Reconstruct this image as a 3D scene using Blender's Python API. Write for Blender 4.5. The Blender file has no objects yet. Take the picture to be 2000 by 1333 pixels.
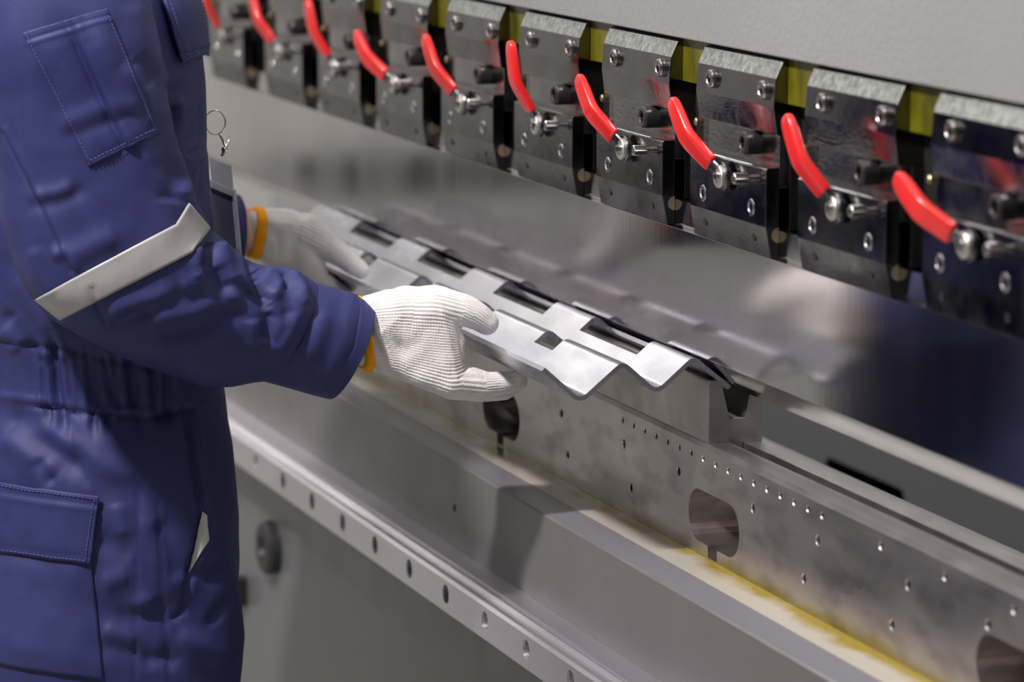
import bpy, bmesh, math, random
import numpy as np
from mathutils import Vector, Matrix
from mathutils.bvhtree import BVHTree

C = bpy.context.scene.collection
PI = math.pi
random.seed(4)
RNG = np.random.RandomState(7)

# ------------------------------------------------------------------ helpers
def link(o, parent=None):
    C.objects.link(o)
    if parent is not None:
        o.parent = parent
    return o

def tag(o, label, cat, group=None):
    o['label'] = label
    o['category'] = cat
    if group:
        o['group'] = group
    return o

def mesh(name, verts, faces, mat, parent=None, smooth=False, bevel=0.0, seg=2, angle=40):
    me = bpy.data.meshes.new(name)
    me.from_pydata([tuple(v) for v in verts], [], [tuple(f) for f in faces])
    bm = bmesh.new(); bm.from_mesh(me)
    bmesh.ops.recalc_face_normals(bm, faces=bm.faces)
    bm.to_mesh(me); bm.free()
    o = bpy.data.objects.new(name, me)
    if mat is not None:
        me.materials.append(mat)
    if smooth:
        for p in me.polygons: p.use_smooth = True
    if bevel > 0:
        m = o.modifiers.new('bevel', 'BEVEL'); m.width = bevel; m.segments = seg
        m.limit_method = 'ANGLE'; m.angle_limit = math.radians(angle)
    return link(o, parent)

def empty(name, loc=(0, 0, 0)):
    o = bpy.data.objects.new(name, None); o.location = loc
    o.empty_display_size = 0.05
    return link(o)

def structure(o):
    o['kind'] = 'structure'; return o

class MB:
    def __init__(s): s.v = []; s.f = []
    def add(s, v, f):
        n = len(s.v); s.v += [tuple(p) for p in v]; s.f += [tuple(i + n for i in q) for q in f]; return s
    def box(s, x0, x1, y0, y1, z0, z1):
        v = [(x, y, z) for x in (x0, x1) for y in (y0, y1) for z in (z0, z1)]
        return s.add(v, [(0, 1, 3, 2), (4, 6, 7, 5), (0, 4, 5, 1), (2, 3, 7, 6), (0, 2, 6, 4), (1, 5, 7, 3)])
    def prism(s, prof, x0, x1):
        n = len(prof)
        v = [(x0, y, z) for y, z in prof] + [(x1, y, z) for y, z in prof]
        f = [tuple(range(n)), tuple(range(2 * n - 1, n - 1, -1))]
        f += [(i, (i + 1) % n, n + (i + 1) % n, n + i) for i in range(n)]
        return s.add(v, f)
    def rings(s, rings, cap0=True, cap1=True):
        n = len(rings[0]); b = []
        for r in rings: b += [tuple(p) for p in r]
        f = []
        for k in range(len(rings) - 1):
            for i in range(n):
                j = (i + 1) % n
                f.append((k * n + i, k * n + j, (k + 1) * n + j, (k + 1) * n + i))
        if cap0: f.append(tuple(range(n - 1, -1, -1)))
        if cap1: f.append(tuple(range((len(rings) - 1) * n, len(rings) * n)))
        return s.add(b, f)
    def make(s, name, mat, parent=None, **k):
        return mesh(name, s.v, s.f, mat, parent, **k)

def hexr(r, a):
    a = (a % (PI / 3)) - PI / 6
    return r * math.cos(PI / 6) / math.cos(a)

def turned(spec, cx, cz, n=24):
    """rings about an axis along y; spec rows (y, r, is_hex)"""
    out = []
    for y, r, hx in spec:
        out.append([(cx + (hexr(r, 2 * PI * i / n) if hx else r) * math.cos(2 * PI * i / n), y,
                     cz + (hexr(r, 2 * PI * i / n) if hx else r) * math.sin(2 * PI * i / n)) for i in range(n)])
    return out

def tube(pts, r, n=8, closed=False):
    pts = [Vector(p) for p in pts]; R = []
    for i, p in enumerate(pts):
        a = pts[(i - 1) % len(pts)] if closed or i > 0 else p
        b = pts[(i + 1) % len(pts)] if closed or i < len(pts) - 1 else p
        t = (b - a).normalized()
        u = t.cross(Vector((0.31, 0.2, 0.93))).normalized(); w = t.cross(u)
        rr = r[i] if isinstance(r, (list, tuple)) else r
        R.append([p + rr * (math.cos(2 * PI * k / n) * u + math.sin(2 * PI * k / n) * w) for k in range(n)])
    m = MB()
    if closed:
        R.append(R[0]); m.rings(R, False, False)
    else:
        m.rings(R)
    return m

# ------------------------------------------------------------------ materials
def nodes(m): return m.node_tree.nodes, m.node_tree.links

def mat(name, col, rough=0.5, metal=0.0, var=0.0, vscale=8.0, stretch=(1, 1, 1), rvar=0.0, rscale=20.0,
        bump=0.0, bscale=300.0, bstretch=(1, 1, 1), coat=0.0, sheen=0.0, col2=None, spec=0.5, detail=4.0, lo=0.35, hi=0.7, aniso=0.0, croff=0.1):
    m = bpy.data.materials.new(name); m.use_nodes = True
    N, L = nodes(m); b = N['Principled BSDF']
    b.inputs['Base Color'].default_value = (*col, 1)
    b.inputs['Roughness'].default_value = rough
    b.inputs['Metallic'].default_value = metal
    b.inputs['Specular IOR Level'].default_value = spec
    if aniso: b.inputs['Anisotropic'].default_value = aniso
    if coat:
        b.inputs['Coat Weight'].default_value = coat; b.inputs['Coat Roughness'].default_value = croff
    if sheen:
        b.inputs['Sheen Weight'].default_value = sheen; b.inputs['Sheen Roughness'].default_value = 0.4
    tc = N.new('ShaderNodeTexCoord')
    def noise(scale, st, det):
        mp = N.new('ShaderNodeMapping'); mp.inputs['Scale'].default_value = st
        L.new(tc.outputs['Object'], mp.inputs['Vector'])
        t = N.new('ShaderNodeTexNoise'); t.inputs['Scale'].default_value = scale; t.inputs['Detail'].default_value = det
        L.new(mp.outputs[0], t.inputs['Vector']); return t
    if var or col2:
        t = noise(vscale, stretch, detail); r = N.new('ShaderNodeValToRGB')
        c2 = col2 or tuple(c * (1 - var) for c in col)
        r.color_ramp.elements[0].position = lo; r.color_ramp.elements[0].color = (*c2, 1)
        r.color_ramp.elements[1].position = hi; r.color_ramp.elements[1].color = (*col, 1)
        L.new(t.outputs['Fac'], r.inputs['Fac']); L.new(r.outputs['Color'], b.inputs['Base Color'])
    if rvar:
        t = noise(rscale, stretch, 5); mr = N.new('ShaderNodeMapRange')
        mr.inputs['From Min'].default_value = 0.3; mr.inputs['From Max'].default_value = 0.7
        mr.inputs['To Min'].default_value = max(0.02, rough - rvar); mr.inputs['To Max'].default_value = rough + rvar
        L.new(t.outputs['Fac'], mr.inputs['Value']); L.new(mr.outputs[0], b.inputs['Roughness'])
    if bump:
        t = noise(bscale, bstretch, 3); bp = N.new('ShaderNodeBump')
        bp.inputs['Strength'].default_value = 1.0; bp.inputs['Distance'].default_value = bump
        L.new(t.outputs['Fac'], bp.inputs['Height']); L.new(bp.outputs[0], b.inputs['Normal'])
    return m

def emit(name, col, s):
    m = bpy.data.materials.new(name); m.use_nodes = True
    N, L = nodes(m); b = N['Principled BSDF']
    b.inputs['Base Color'].default_value = (0.8, 0.8, 0.8, 1)
    b.inputs['Emission Color'].default_value = (*col, 1); b.inputs['Emission Strength'].default_value = s
    return m

M = {}
M['grey_paint'] = mat('grey_paint', (0.245, 0.25, 0.247), 0.42, 0, bump=0.0007, bscale=170, var=0.10, vscale=3, spec=0.5)
M['bed_paint'] = mat('bed_paint', (0.135, 0.126, 0.127), 0.33, 0, bump=0.00012, bscale=420, var=0.12, vscale=5, spec=0.5, rvar=0.05)
M['panel_paint'] = mat('panel_paint', (0.15, 0.15, 0.154), 0.38, 0, bump=0.0001, bscale=300, var=0.06, vscale=3)
M['back_paint'] = mat('back_paint', (0.52, 0.525, 0.555), 0.5, 0)
M['blade'] = mat('blade', (0.68, 0.655, 0.655), 0.115, 1, var=0.14, vscale=5, stretch=(1, 1, 0.25), rvar=0.03, rscale=9, bump=0.00004, bscale=40, bstretch=(6, 1, 0.6))
M['black_steel'] = mat('black_steel', (0.215, 0.21, 0.215), 0.15, 1, var=0.3, vscale=22, rvar=0.07, rscale=30, bump=0.00006, bscale=110, bstretch=(1, 1, 2.5))
M['oiled_lit_face'] = mat('oiled_lit_face', (0.50, 0.53, 0.50), 0.42, 0.9, var=0.45, vscale=120, rvar=0.15, rscale=160, bump=0.0006, bscale=420)  # oily chamfer; the overhead light it catches is put into the paler colour
M['scratched'] = mat('scratched', (0.36, 0.345, 0.345), 0.17, 1, var=0.3, vscale=30, rvar=0.08, rscale=60, bump=0.0002, bscale=160, bstretch=(0.5, 1, 1.4))
M['dark_steel'] = mat('dark_steel', (0.035, 0.033, 0.03), 0.4, 0.6)
M['ground_steel'] = mat('ground_steel', (0.56, 0.52, 0.50), 0.33, 1, col2=(0.39, 0.36, 0.345), vscale=30, stretch=(0.5, 1, 1.3), lo=0.34, hi=0.52, detail=9, rvar=0.08, rscale=14, bump=0.00005, bscale=260, bstretch=(0.3, 1, 2))
M['bar_steel'] = mat('bar_steel', (0.60, 0.57, 0.56), 0.36, 1, var=0.15, vscale=10, rvar=0.05)
M['die_steel'] = mat('die_steel', (0.56, 0.52, 0.49), 0.36, 1, var=0.35, vscale=22, detail=7, rvar=0.08, rscale=12)
M['sheet'] = mat('sheet', (0.57, 0.57, 0.645), 0.25, 1, var=0.10, vscale=25, stretch=(0.4, 1, 1), rvar=0.05, rscale=30)
M['rail'] = mat('rail', (0.82, 0.78, 0.83), 0.40, 1, var=0.06, vscale=6, stretch=(0.3, 1, 1))
M['rail_hole'] = mat('rail_hole', (0.09, 0.085, 0.085), 0.45, 0.2)
M['red_grip'] = mat('red_grip', (0.66, 0.018, 0.016), 0.26, 0, coat=0.5, spec=0.5)
M['lever_steel'] = mat('lever_steel', (0.16, 0.16, 0.18), 0.25, 1)
M['zinc'] = mat('zinc', (0.78, 0.76, 0.66), 0.45, 1, var=0.15, vscale=200)
M['bolt'] = mat('bolt', (0.42, 0.40, 0.40), 0.25, 1, var=0.2, vscale=150)
M['black_bolt'] = mat('black_bolt', (0.022, 0.021, 0.022), 0.32, 0.2)
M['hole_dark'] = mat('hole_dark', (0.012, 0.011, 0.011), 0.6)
M['brass'] = mat('brass', (0.42, 0.34, 0.22), 0.4, 1)
M['yellow'] = mat('yellow', (0.125, 0.115, 0.006), 0.3, 0, var=0.65, vscale=40, stretch=(1, 1, 0.4), lo=0.3, hi=0.6)
M['oil_strip'] = mat('oil_strip', (0.56, 0.52, 0.40), 0.25, 0, col2=(0.32, 0.24, 0.02), vscale=34, stretch=(0.5, 3.0, 1), lo=0.36, hi=0.52, detail=5)
M['bed_edge'] = mat('bed_edge', (0.19, 0.19, 0.205), 0.2, 0.2, bump=0.0005, bscale=500)
M['navy'] = mat('navy', (0.025, 0.031, 0.122), 0.56, 0, sheen=0.0, var=0.15, vscale=60, bump=0.00035, bscale=1100, bstretch=(1, 1.6, 0.8), spec=0.35)
M['seam'] = mat('seam', (0.075, 0.09, 0.27), 0.8, 0, spec=0.2)
M['reflective'] = mat('reflective', (0.40, 0.385, 0.38), 0.45, 0.1, var=0.1, vscale=60, bump=0.0001, bscale=700)
M['glove'] = mat('glove', (0.70, 0.675, 0.65), 0.9, 0, sheen=0.3, bump=0.0006, bscale=900, spec=0.2, var=0.06, vscale=90)
M['orange'] = mat('orange', (0.95, 0.38, 0.01), 0.85, 0, bump=0.0008, bscale=900, spec=0.2)
M['skin'] = mat('skin', (0.72, 0.40, 0.27), 0.5, 0, var=0.1, vscale=30)
M['hair'] = mat('hair', (0.02, 0.016, 0.014), 0.5)
M['boot'] = mat('boot', (0.02, 0.02, 0.02), 0.5)
M['lining'] = mat('lining', (0.50, 0.52, 0.46), 0.9)
M['chrome'] = mat('chrome', (0.8, 0.78, 0.72), 0.12, 1)
M['card'] = mat('card', (0.90, 0.87, 0.95), 0.35)
M['card_navy'] = mat('card_navy', (0.012, 0.025, 0.07), 0.4)
M['concrete'] = mat('concrete', (0.36, 0.36, 0.35), 0.45, 0, var=0.15, vscale=2)
M['wall_paint'] = mat('wall_paint', (0.42, 0.415, 0.41), 0.8)
M['wall_light'] = mat('wall_light', (0.78, 0.77, 0.75), 0.8)
M['wall_dim'] = mat('wall_dim', (0.13, 0.13, 0.135), 0.8)
M['ceiling_paint'] = mat('ceiling_paint', (0.5, 0.5, 0.5), 0.9)
M['lamp_body'] = mat('lamp_body', (0.7, 0.7, 0.7), 0.5)
M['tube_glow'] = emit('tube_glow', (1.0, 0.97, 0.94), 11.0)
def oil_strip():
    m = bpy.data.materials.new('oil_strip'); m.use_nodes = True
    N, L = nodes(m); b = N['Principled BSDF']; b.inputs['Roughness'].default_value = 0.18
    tc = N.new('ShaderNodeTexCoord'); sx = N.new('ShaderNodeSeparateXYZ'); L.new(tc.outputs['Object'], sx.inputs[0])
    t = N.new('ShaderNodeTexNoise'); t.inputs['Scale'].default_value = 22; t.inputs['Detail'].default_value = 6; L.new(tc.outputs['Object'], t.inputs['Vector'])
    a = N.new('ShaderNodeMath'); a.operation = 'MULTIPLY_ADD'; a.inputs[1].default_value = 0.045; L.new(t.outputs['Fac'], a.inputs[0]); L.new(sx.outputs['Y'], a.inputs[2])
    r = N.new('ShaderNodeMapRange'); r.inputs['From Min'].default_value = -0.004; r.inputs['From Max'].default_value = 0.012; L.new(a.outputs[0], r.inputs['Value'])
    c = N.new('ShaderNodeValToRGB'); c.color_ramp.elements[0].color = (0.40, 0.375, 0.31, 1); c.color_ramp.elements[1].color = (0.26, 0.195, 0.025, 1)
    L.new(r.outputs[0], c.inputs['Fac']); L.new(c.outputs['Color'], b.inputs['Base Color']); return m
M['oil_strip'] = oil_strip()
def plastic():
    m = bpy.data.materials.new('clear_plastic'); m.use_nodes = True
    N, L = nodes(m); b = N['Principled BSDF']
    b.inputs['Base Color'].default_value = (0.85, 0.88, 0.95, 1); b.inputs['Roughness'].default_value = 0.12
    b.inputs['Transmission Weight'].default_value = 0.75; b.inputs['IOR'].default_value = 1.2
    b.inputs['Alpha'].default_value = 0.75
    return m
M['plastic'] = plastic()

# ------------------------------------------------------------------ camera
def make_camera():
    F = 7000.0
    vx, vy = -2480.0, 1136.5
    n = math.sqrt(vx * vx + vy * vy + F * F)
    e = (vx / n, vy / n, F / n)                       # world -x in (right, up, forward)
    p = math.atan(vy / F)
    xc = Vector((-e[0], -e[1], -e[2])); zc = Vector((0, math.cos(p), -math.sin(p)))
    yc = xc.cross(zc)
    right = Vector((xc[0], yc[0], zc[0])); up = Vector((xc[1], yc[1], zc[1])); fwd = Vector((xc[2], yc[2], zc[2]))
    cam = bpy.data.cameras.new('camera'); o = bpy.data.objects.new('camera', cam); C.objects.link(o)
    R = Matrix((right, up, -fwd)).transposed()
    o.matrix_world = Matrix.Translation(Vector((3.1825, -1.3163, 0.6604))) @ R.to_4x4()
    cam.sensor_width = 36.0; cam.lens = F / 2000 * 36
    cam.clip_start = 0.05; cam.clip_end = 100
    cam.dof.use_dof = True; cam.dof.focus_distance = 3.55; cam.dof.aperture_fstop = 5.0
    bpy.context.scene.camera = o
    return fwd
FWD = make_camera()

# ------------------------------------------------------------------ plates with real holes
def circ(x, z, r, n=18): return [(x + r * math.cos(2 * PI * i / n), z + r * math.sin(2 * PI * i / n)) for i in range(n)]

def holed_face(mb, outer, holes, y):
    """flat face in the x-z plane at y; every hole = (loop, y_back, has_bottom)"""
    bm = bmesh.new(); ed = []
    for loop in [outer] + [h[0] for h in holes]:
        vs = [bm.verts.new((x, y, z)) for x, z in loop]
        ed += [bm.edges.new((vs[i], vs[(i + 1) % len(vs)])) for i in range(len(vs))]
    bmesh.ops.triangle_fill(bm, use_beauty=True, use_dissolve=False, edges=ed)
    bm.verts.ensure_lookup_table()
    mb.add([v.co[:] for v in bm.verts], [[v.index for v in f.verts] for f in bm.faces]); bm.free()
    for hole in holes:
        loop, yb, bot = hole[:3]; n = len(loop); y_ = y
        if len(hole) > 3:
            cx = sum(p[0] for p in loop) / n; cz = sum(p[1] for p in loop) / n; k = hole[3]
            inner = [(cx + (px_ - cx) * k, cz + (pz_ - cz) * k) for px_, pz_ in loop]; y_ = y + 0.0009
            mb.add([(x, y, z) for x, z in loop] + [(x, y_, z) for x, z in inner], [(i, (i + 1) % n, n + (i + 1) % n, n + i) for i in range(n)])
            loop = inner
        mb.add([(x, y_, z) for x, z in loop] + [(x, yb, z) for x, z in loop],
               [(i, (i + 1) % n, n + (i + 1) % n, n + i) for i in range(n)] + ([tuple(range(n, 2 * n))] if bot else []))

# ------------------------------------------------------------------ press brake: ram beam
ram = empty('press_brake_ram', (0, 0, 0.386))
tag(ram, 'light grey painted upper beam of the press brake, above the row of tool clamps', 'machine beam')
def child(o, par):
    o.parent = par; o.matrix_parent_inverse = par.matrix_world.inverted(); return o
def pchild(mb, name, m, par, **k):
    o = mb.make(name, m, None, **k); o.parent = par
    o.matrix_parent_inverse = Matrix.Translation(-Vector(par.location)); return o
pchild(MB().box(-3.6, 1.75, 0.022, 0.16, 0.386, 1.25), 'beam_front', M['grey_paint'], ram, bevel=0.0015)
pchild(MB().box(-3.6, 1.75, 0.032, 0.10, 0.342, 0.3858), 'clamp_seat', M['yellow'], ram)
pchild(MB().box(-3.6, 1.75, 0.046, 0.11, 0.20, 0.3418), 'tool_backing', M['dark_steel'], ram)

# sizes above and in build_clamp are scaled about the camera point, moving the ram tooling forward, same in view:
KU, MX, MY, MZ = 0.982, 0.0573, -0.0237, 0.0119
def scale_about_camera(o):
    o.data.transform(Matrix.Translation((MX, MY, MZ)) @ Matrix.Scale(KU, 4))
    return o
for o in ram.children: scale_about_camera(o)
# ------------------------------------------------------------------ tool clamps
def socket_bolt(cx, cz, y0, r, h, name, m, par, hexs=0.55):
    """socket head, its front face at y0 - h"""
    b = MB(); yf = y0 - h
    b.rings(turned([(y0 + 0.002, r, 0), (yf + 0.25 * r, r, 0), (yf + 0.08 * r, r * 0.93, 0), (yf, r * 0.80, 0), (yf, r * hexs * 1.1, 0),
                    (yf + 0.12 * r, r * hexs, 1), (yf + 0.75 * r, r * hexs, 1)], cx, cz))
    return b.make(name, m, par, smooth=False, bevel=0)

def build_clamp():
    t = empty('tool_clamp')
    # upper block, local x = 0 is the block centre
    x0, x1 = -0.0957, 0.0963
    chd = MB().prism([(0.0317, 0.3845), (0.0262, 0.3815), (0.0192, 0.366), (0.0172, 0.3385), (0.0208, 0.3125), (0.0458, 0.3125), (0.0458, 0.3416), (0.0317, 0.3416)], x0, x1)
    o = chd.make('upper_block', M['black_steel'], t, bevel=0.0007)
    o.data.materials.append(M['oiled_lit_face']); o.data.materials.append(M['scratched'])
    for p in o.data.polygons:
        c = p.center; nrm = p.normal
        if nrm.y < -0.5 and nrm.z > 0.2 and c.z > 0.366: p.material_index = 1
        if nrm.y < -0.5 and nrm.z < -0.04 and c.z < 0.338: p.material_index = 2
    MB().box(-0.1165, 0.098, 0.034, 0.0458, 0.2225, 0.3123).make('clamp_body', M['black_steel'], t, bevel=0.0006)
    MB().box(-0.0845, 0.090, 0.0266, 0.0338, 0.262, 0.3120).make('middle_plate', M['scratched'], t, bevel=0.0005)
    pl = MB().prism([(0.0145, 0.2815), (0.013, 0.2795), (0.013, 0.2255), (0.0182, 0.1962), (0.0264, 0.1962), (0.0264, 0.2815)], -0.099, 0.0905)
    o = pl.make('clamp_plate', M['black_steel'], t, bevel=0.0006)
    for bx in (-0.0536, 0.074):
        socket_bolt(bx, 0.3537, 0.0182, 0.0094, 0.0055, 'socket_bolt', M['bolt'], t)
    for bx in (-0.065, 0.0553):
        socket_bolt(bx, 0.2406, 0.0130, 0.0088, 0.0012, 'flush_bolt', M['bolt'], t)
    for bx in (-0.064, 0.057):
        b = MB(); b.rings(turned([(0.0148, 0.0044, 0), (0.0146, 0.0040, 0), (0.0146, 0.0032, 0), (0.0165, 0.0028, 1), (0.019, 0.0028, 1)], bx, 0.2120, 18))
        b.make('set_screw', M['black_bolt'], t)
    socket_bolt(0.0375, 0.3003, 0.0266, 0.0114, 0.0165, 'cap_screw', M['black_bolt'], t)
    # half-round brass pin seen on the clamp's end, and a small pin under the block
    b = MB(); n = 14
    pr = [(0.0264 - 0.0072 * math.sin(PI * i / n), 0.2175 + 0.0072 * math.cos(PI * i / n)) for i in range(n + 1)]
    b.prism(pr, 0.070, 0.0909); b.make('brass_pin', M['brass'], t)
    b = MB(); b.rings(turned([(0.030, 0.004, 0), (0.0225, 0.004, 0), (0.0215, 0.003, 0)], -0.1085, 0.3065, 14)); b.make('stop_pin', M['brass'], t)
    # knurled screw beside the lever
    b = MB(); n = 40
    def kn(y, r, k): return [(0.0605 + (r - (k * 0.0006 if i % 2 else 0)) * math.cos(2 * PI * i / n), y, 0.2692 + (r - (k * 0.0006 if i % 2 else 0)) * math.sin(2 * PI * i / n)) for i in range(n)]
    b.rings([kn(0.0142, 0.0032, 0), kn(0.0062, 0.0032, 0), kn(0.006, 0.0056, 1), kn(-0.0068, 0.0056, 1), kn(-0.008, 0.0046, 0), kn(-0.0074, 0.0034, 0)])
    b.make('knurled_screw', M['bolt'], t)
    # pivot boss stands on the clamp plate
    b = MB(); b.rings(turned([(0.0142, 0.0085, 0), (0.0090, 0.0085, 0)], -0.0006, 0.2643, 24)); b.make('pivot_boss', M['dark_steel'], t)
    # lever: eye, bent bar, grip
    lev = empty_part('lever', t, (-0.0006, 0.007, 0.2643))
    b = MB(); b.rings(turned([(0.0022, 0.0142, 0), (-0.0010, 0.0142, 0), (-0.0022, 0.0136, 0)], 0, 0, 28))
    def path(r):
        if r < 0.040: return 0.0215 * r / 0.040
        if r < 0.054:
            s = (r - 0.040) / 0.014; return 0.0215 + 0.00753 * (s - 0.5 * s * s) + 0.0006 * s * s
        s = (r - 0.054) / 0.038; return 0.02587 + 0.0034 * s
    def sec(r, w, th, k=16, e=4.5):
        o = path(r); d = 0.003; dr = path(r + d) - path(max(0, r - d)); L = math.hypot(dr, 2 * d)
        ny, nz = -2 * d / L, -dr / L                      # thickness direction in (y, z)
        out = []
        for i in range(k):
            a = 2 * PI * (i + 0.5) / k; c, s_ = math.cos(a), math.sin(a)
            cx = math.copysign(abs(c) ** (2 / e), c) * w; sx = math.copysign(abs(s_) ** (2 / e), s_) * th
            out.append((cx, -o + sx * ny * 1.0, r + sx * nz))
        return out
    b.rings([sec(0.008, 0.0062, 0.002), sec(0.018, 0.0062, 0.002)])
    b.make('lever_bar', M['lever_steel'], lev, smooth=False)
    g = MB()
    prof = [(0.0148, 0.0090, 0.0036), (0.0152, 0.0100, 0.0046), (0.022, 0.0105, 0.0049), (0.030, 0.0109, 0.0050), (0.037, 0.0111, 0.0050), (0.0405, 0.0112, 0.0050), (0.044, 0.0113, 0.0050), (0.0475, 0.0113, 0.0050), (0.051, 0.0113, 0.0050),
            (0.055, 0.0112, 0.0050), (0.063, 0.0111, 0.0050), (0.072, 0.0108, 0.0049), (0.080, 0.0102, 0.0047), (0.087, 0.0088, 0.0043), (0.091, 0.0066, 0.0036), (0.0930, 0.0034, 0.0020)]
    g.rings([sec(*p) for p in prof]); go = g.make('lever_grip', M['red_grip'], lev, smooth=True)
    sm = go.modifiers.new('sub', 'SUBSURF'); sm.levels = 1; sm.render_levels = 2
    b = MB(); b.rings(turned([(-0.0022, 0.0112, 0), (-0.0052, 0.0112, 0), (-0.0060, 0.0104, 0), (-0.0060, 0.0060, 0)], 0, 0, 28)); b.make('washer', M['zinc'], lev)
    b = MB(); b.rings(turned([(-0.0058, 0.0062, 0), (-0.0072, 0.0058, 0), (-0.0084, 0.0042, 0), (-0.0088, 0.0026, 0), (-0.0088, 0.0022, 1), (-0.0078, 0.0022, 1)], 0, 0, 24))
    b.make('pivot_screw', M['bolt'], lev, smooth=False)
    return t

def empty_part(name, par, loc):
    o = bpy.data.objects.new(name, None); o.empty_display_size = 0.02
    C.objects.link(o); o.parent = par; o.location = loc; return o

def dup(root):
    r = root.copy(); C.objects.link(r)
    for ch in list(root.children):
        c = ch.copy(); C.objects.link(c); c.parent = r
        for g in list(ch.children):
            d = g.copy(); C.objects.link(d); d.parent = c
    return r

proto = build_clamp()
for ch in proto.children:
    ch.location = ch.location * KU
    for q in [ch] + list(ch.children):
        if q.type == 'MESH': q.data.transform(Matrix.Scale(KU, 4))
ANG = {-1: 8, 0: -26, 1: -15, 2: -50, 3: -35, 4: -6, 5: -40, 6: -41, 7: -30, 8: -57}
ORD = {-1: 'farthest tool clamp in view, half hidden by the chest pocket flap, with a blurred lever',
       0: 'second tool clamp from the far end, red lever cut off by the photo top',
       1: 'third tool clamp from the far end, longest red lever leaving the photo top',
       2: 'fourth tool clamp from the far end, its short red lever leaning far over',
       3: 'fifth tool clamp from the far end, red lever tilted beside a two-bolt dark block',
       4: 'sixth tool clamp from the far end, red lever standing nearly upright',
       5: 'scratched dark tool clamp fourth from the near end, above the gloves\' reflections',
       6: 'third tool clamp from the near end, straight above the V die end',
       7: 'second tool clamp from the near end, with a large red lever',
       8: 'nearest tool clamp, cut by the right photo edge, red lever lying low'}
CX = {k: -0.2496 + 0.263 * (k - 5) for k in range(0, 9)}
CX[-1] = -1.875; CX[0] = -1.568
for k in range(-1, 9):
    o = proto if k == 8 else dup(proto)
    o.location = (CX[k] * KU + MX, MY, MZ)  # clamps shrunk and offset about the camera point too
    tag(o, ORD[k], 'tool clamp', 'quick tool clamps with red levers along the upper beam')
    for ch in o.children:
        if ch.name.startswith('lever'):
            ch.rotation_euler = (0, math.radians(ANG[k]), 0)

# ------------------------------------------------------------------ punch segments
PUNCH = [(0.0280, 0.0535), (0.0152, 0.0652), (0.0140, 0.0664), (-0.0060, 0.0855), (-0.0060, 0.2041), (0.0026, 0.2041), (0.0026, 0.2301), (0.0095, 0.2301), (0.0095, 0.2085),
         (0.0440, 0.2041), (0.0440, 0.0700), (0.0292, 0.0535)]
p1 = MB().prism(PUNCH, -0.7572, 1.6).make('punch_blade', M['blade'], bevel=0.0004)
tag(p1, 'near segment of the shiny steel punch blade, mirroring the gloves, right of the seam', 'punch', 'punch blade segments')
p2 = MB().prism(PUNCH, -3.3, -0.7584).make('punch_blade', M['blade'], bevel=0.0004)
tag(p2, 'far segment of the shiny steel punch blade, left of the vertical seam', 'punch', 'punch blade segments')

# ------------------------------------------------------------------ V die
DIE = [(0.0, 0.0002), (0.0, 0.0608), (0.0014, 0.0622), (0.0088, 0.0622), (0.0112, 0.0611), (0.0135, 0.0590), (0.0219, 0.0238), (0.0382, 0.0238), (0.0455, 0.0590), (0.0475, 0.0611), (0.0495, 0.0622), (0.0553, 0.0622), (0.0567, 0.0608), (0.0567, 0.0002),
       (0.0362, 0.0002), (0.0362, -0.020), (0.0228, -0.020), (0.0228, 0.0002)]
die = MB().prism(DIE, -1.25, 0.0).make('v_die', M['die_steel'], bevel=0.0004)
tag(die, 'ground steel die block with a V groove, seated on the holder under the zigzag sheet', 'die')

# ------------------------------------------------------------------ die holder
hold = empty('die_holder', (0, 0, -0.1125))
tag(hold, 'long steel die holder drilled with a row of small holes and large slots', 'die holder')
HB = []
for i in range(17): HB.append((circ(-0.2257 + 0.03143 * i, -0.0155, 0.0036, 14), 0.012, True, 0.8))
for x in (0.402, 0.528, 0.654, 0.780, 0.906): HB.append((circ(x, -0.0175, 0.0040, 14), 0.012, True, 0.8))
for x in (-0.599, -0.4104, -0.2218, -0.0703, 0.1184, 0.2683, 0.4573, 0.609, 0.797): HB.append((circ(x, -0.0402, 0.0052), 0.016, True, 0.8))
for x in (-0.3903, -0.2015, 0.2388, 0.4275, 0.87): HB.append((circ(x, -0.0825, 0.0052), 0.016, True, 0.8))
def slot(cx):
    r = 0.0262; hw = 0.0645; zc = -0.0737; L = []
    n = 12
    for i in range(n + 1):
        a = PI / 2 + PI * i / n; L.append((cx - hw + r + r * math.cos(a), zc + r * math.sin(a)))
    L += [(cx - 0.014, zc - r), (cx - 0.014, -0.1115), (cx + 0.009, -0.1115), (cx + 0.009, zc - r)]
    for i in range(n + 1):
        a = -PI / 2 + PI * i / n; L.append((cx + hw - r + r * math.cos(a), zc + r * math.sin(a)))
    return L
for cx in (-1.874, -1.242, -0.611, 0.0215, 0.6535): HB.append((slot(cx), 0.050, True))
b = MB()
holed_face(b, [(-3.3, -0.1124), (1.6, -0.1124), (1.6, -0.0045), (-3.3, -0.0045)], HB, -0.003)
x0, x1 = -3.3, 1.6
prof = [(-0.003, -0.0045), (-0.0008, 0.0), (0.0224, 0.0), (0.0224, -0.034), (0.0366, -0.034), (0.0366, -0.0405), (0.0575, -0.0405), (0.0575, -0.1124), (-0.003, -0.1124)]
n = len(prof)
b.add([(x0, y, z) for y, z in prof] + [(x1, y, z) for y, z in prof], [(i, i + 1, n + i + 1, n + i) for i in range(n - 1) if i not in (6,)])
pchild(b, 'front_plate', M['ground_steel'], hold)
pchild(MB().box(-3.3, 1.6, 0.0368, 0.0575, -0.0403, 0.0), 'rear_bar', M['bar_steel'], hold, bevel=0.0005)
pchild(MB().prism([(-0.0035, -0.0049), (-0.0031, -0.0043), (-0.0007, 0.0003), (0.0223, 0.0003), (0.0223, -0.001), (-0.0005, -0.001)], 0.0005, 1.6), 'top_bevel', M['bar_steel'], hold)

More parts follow.
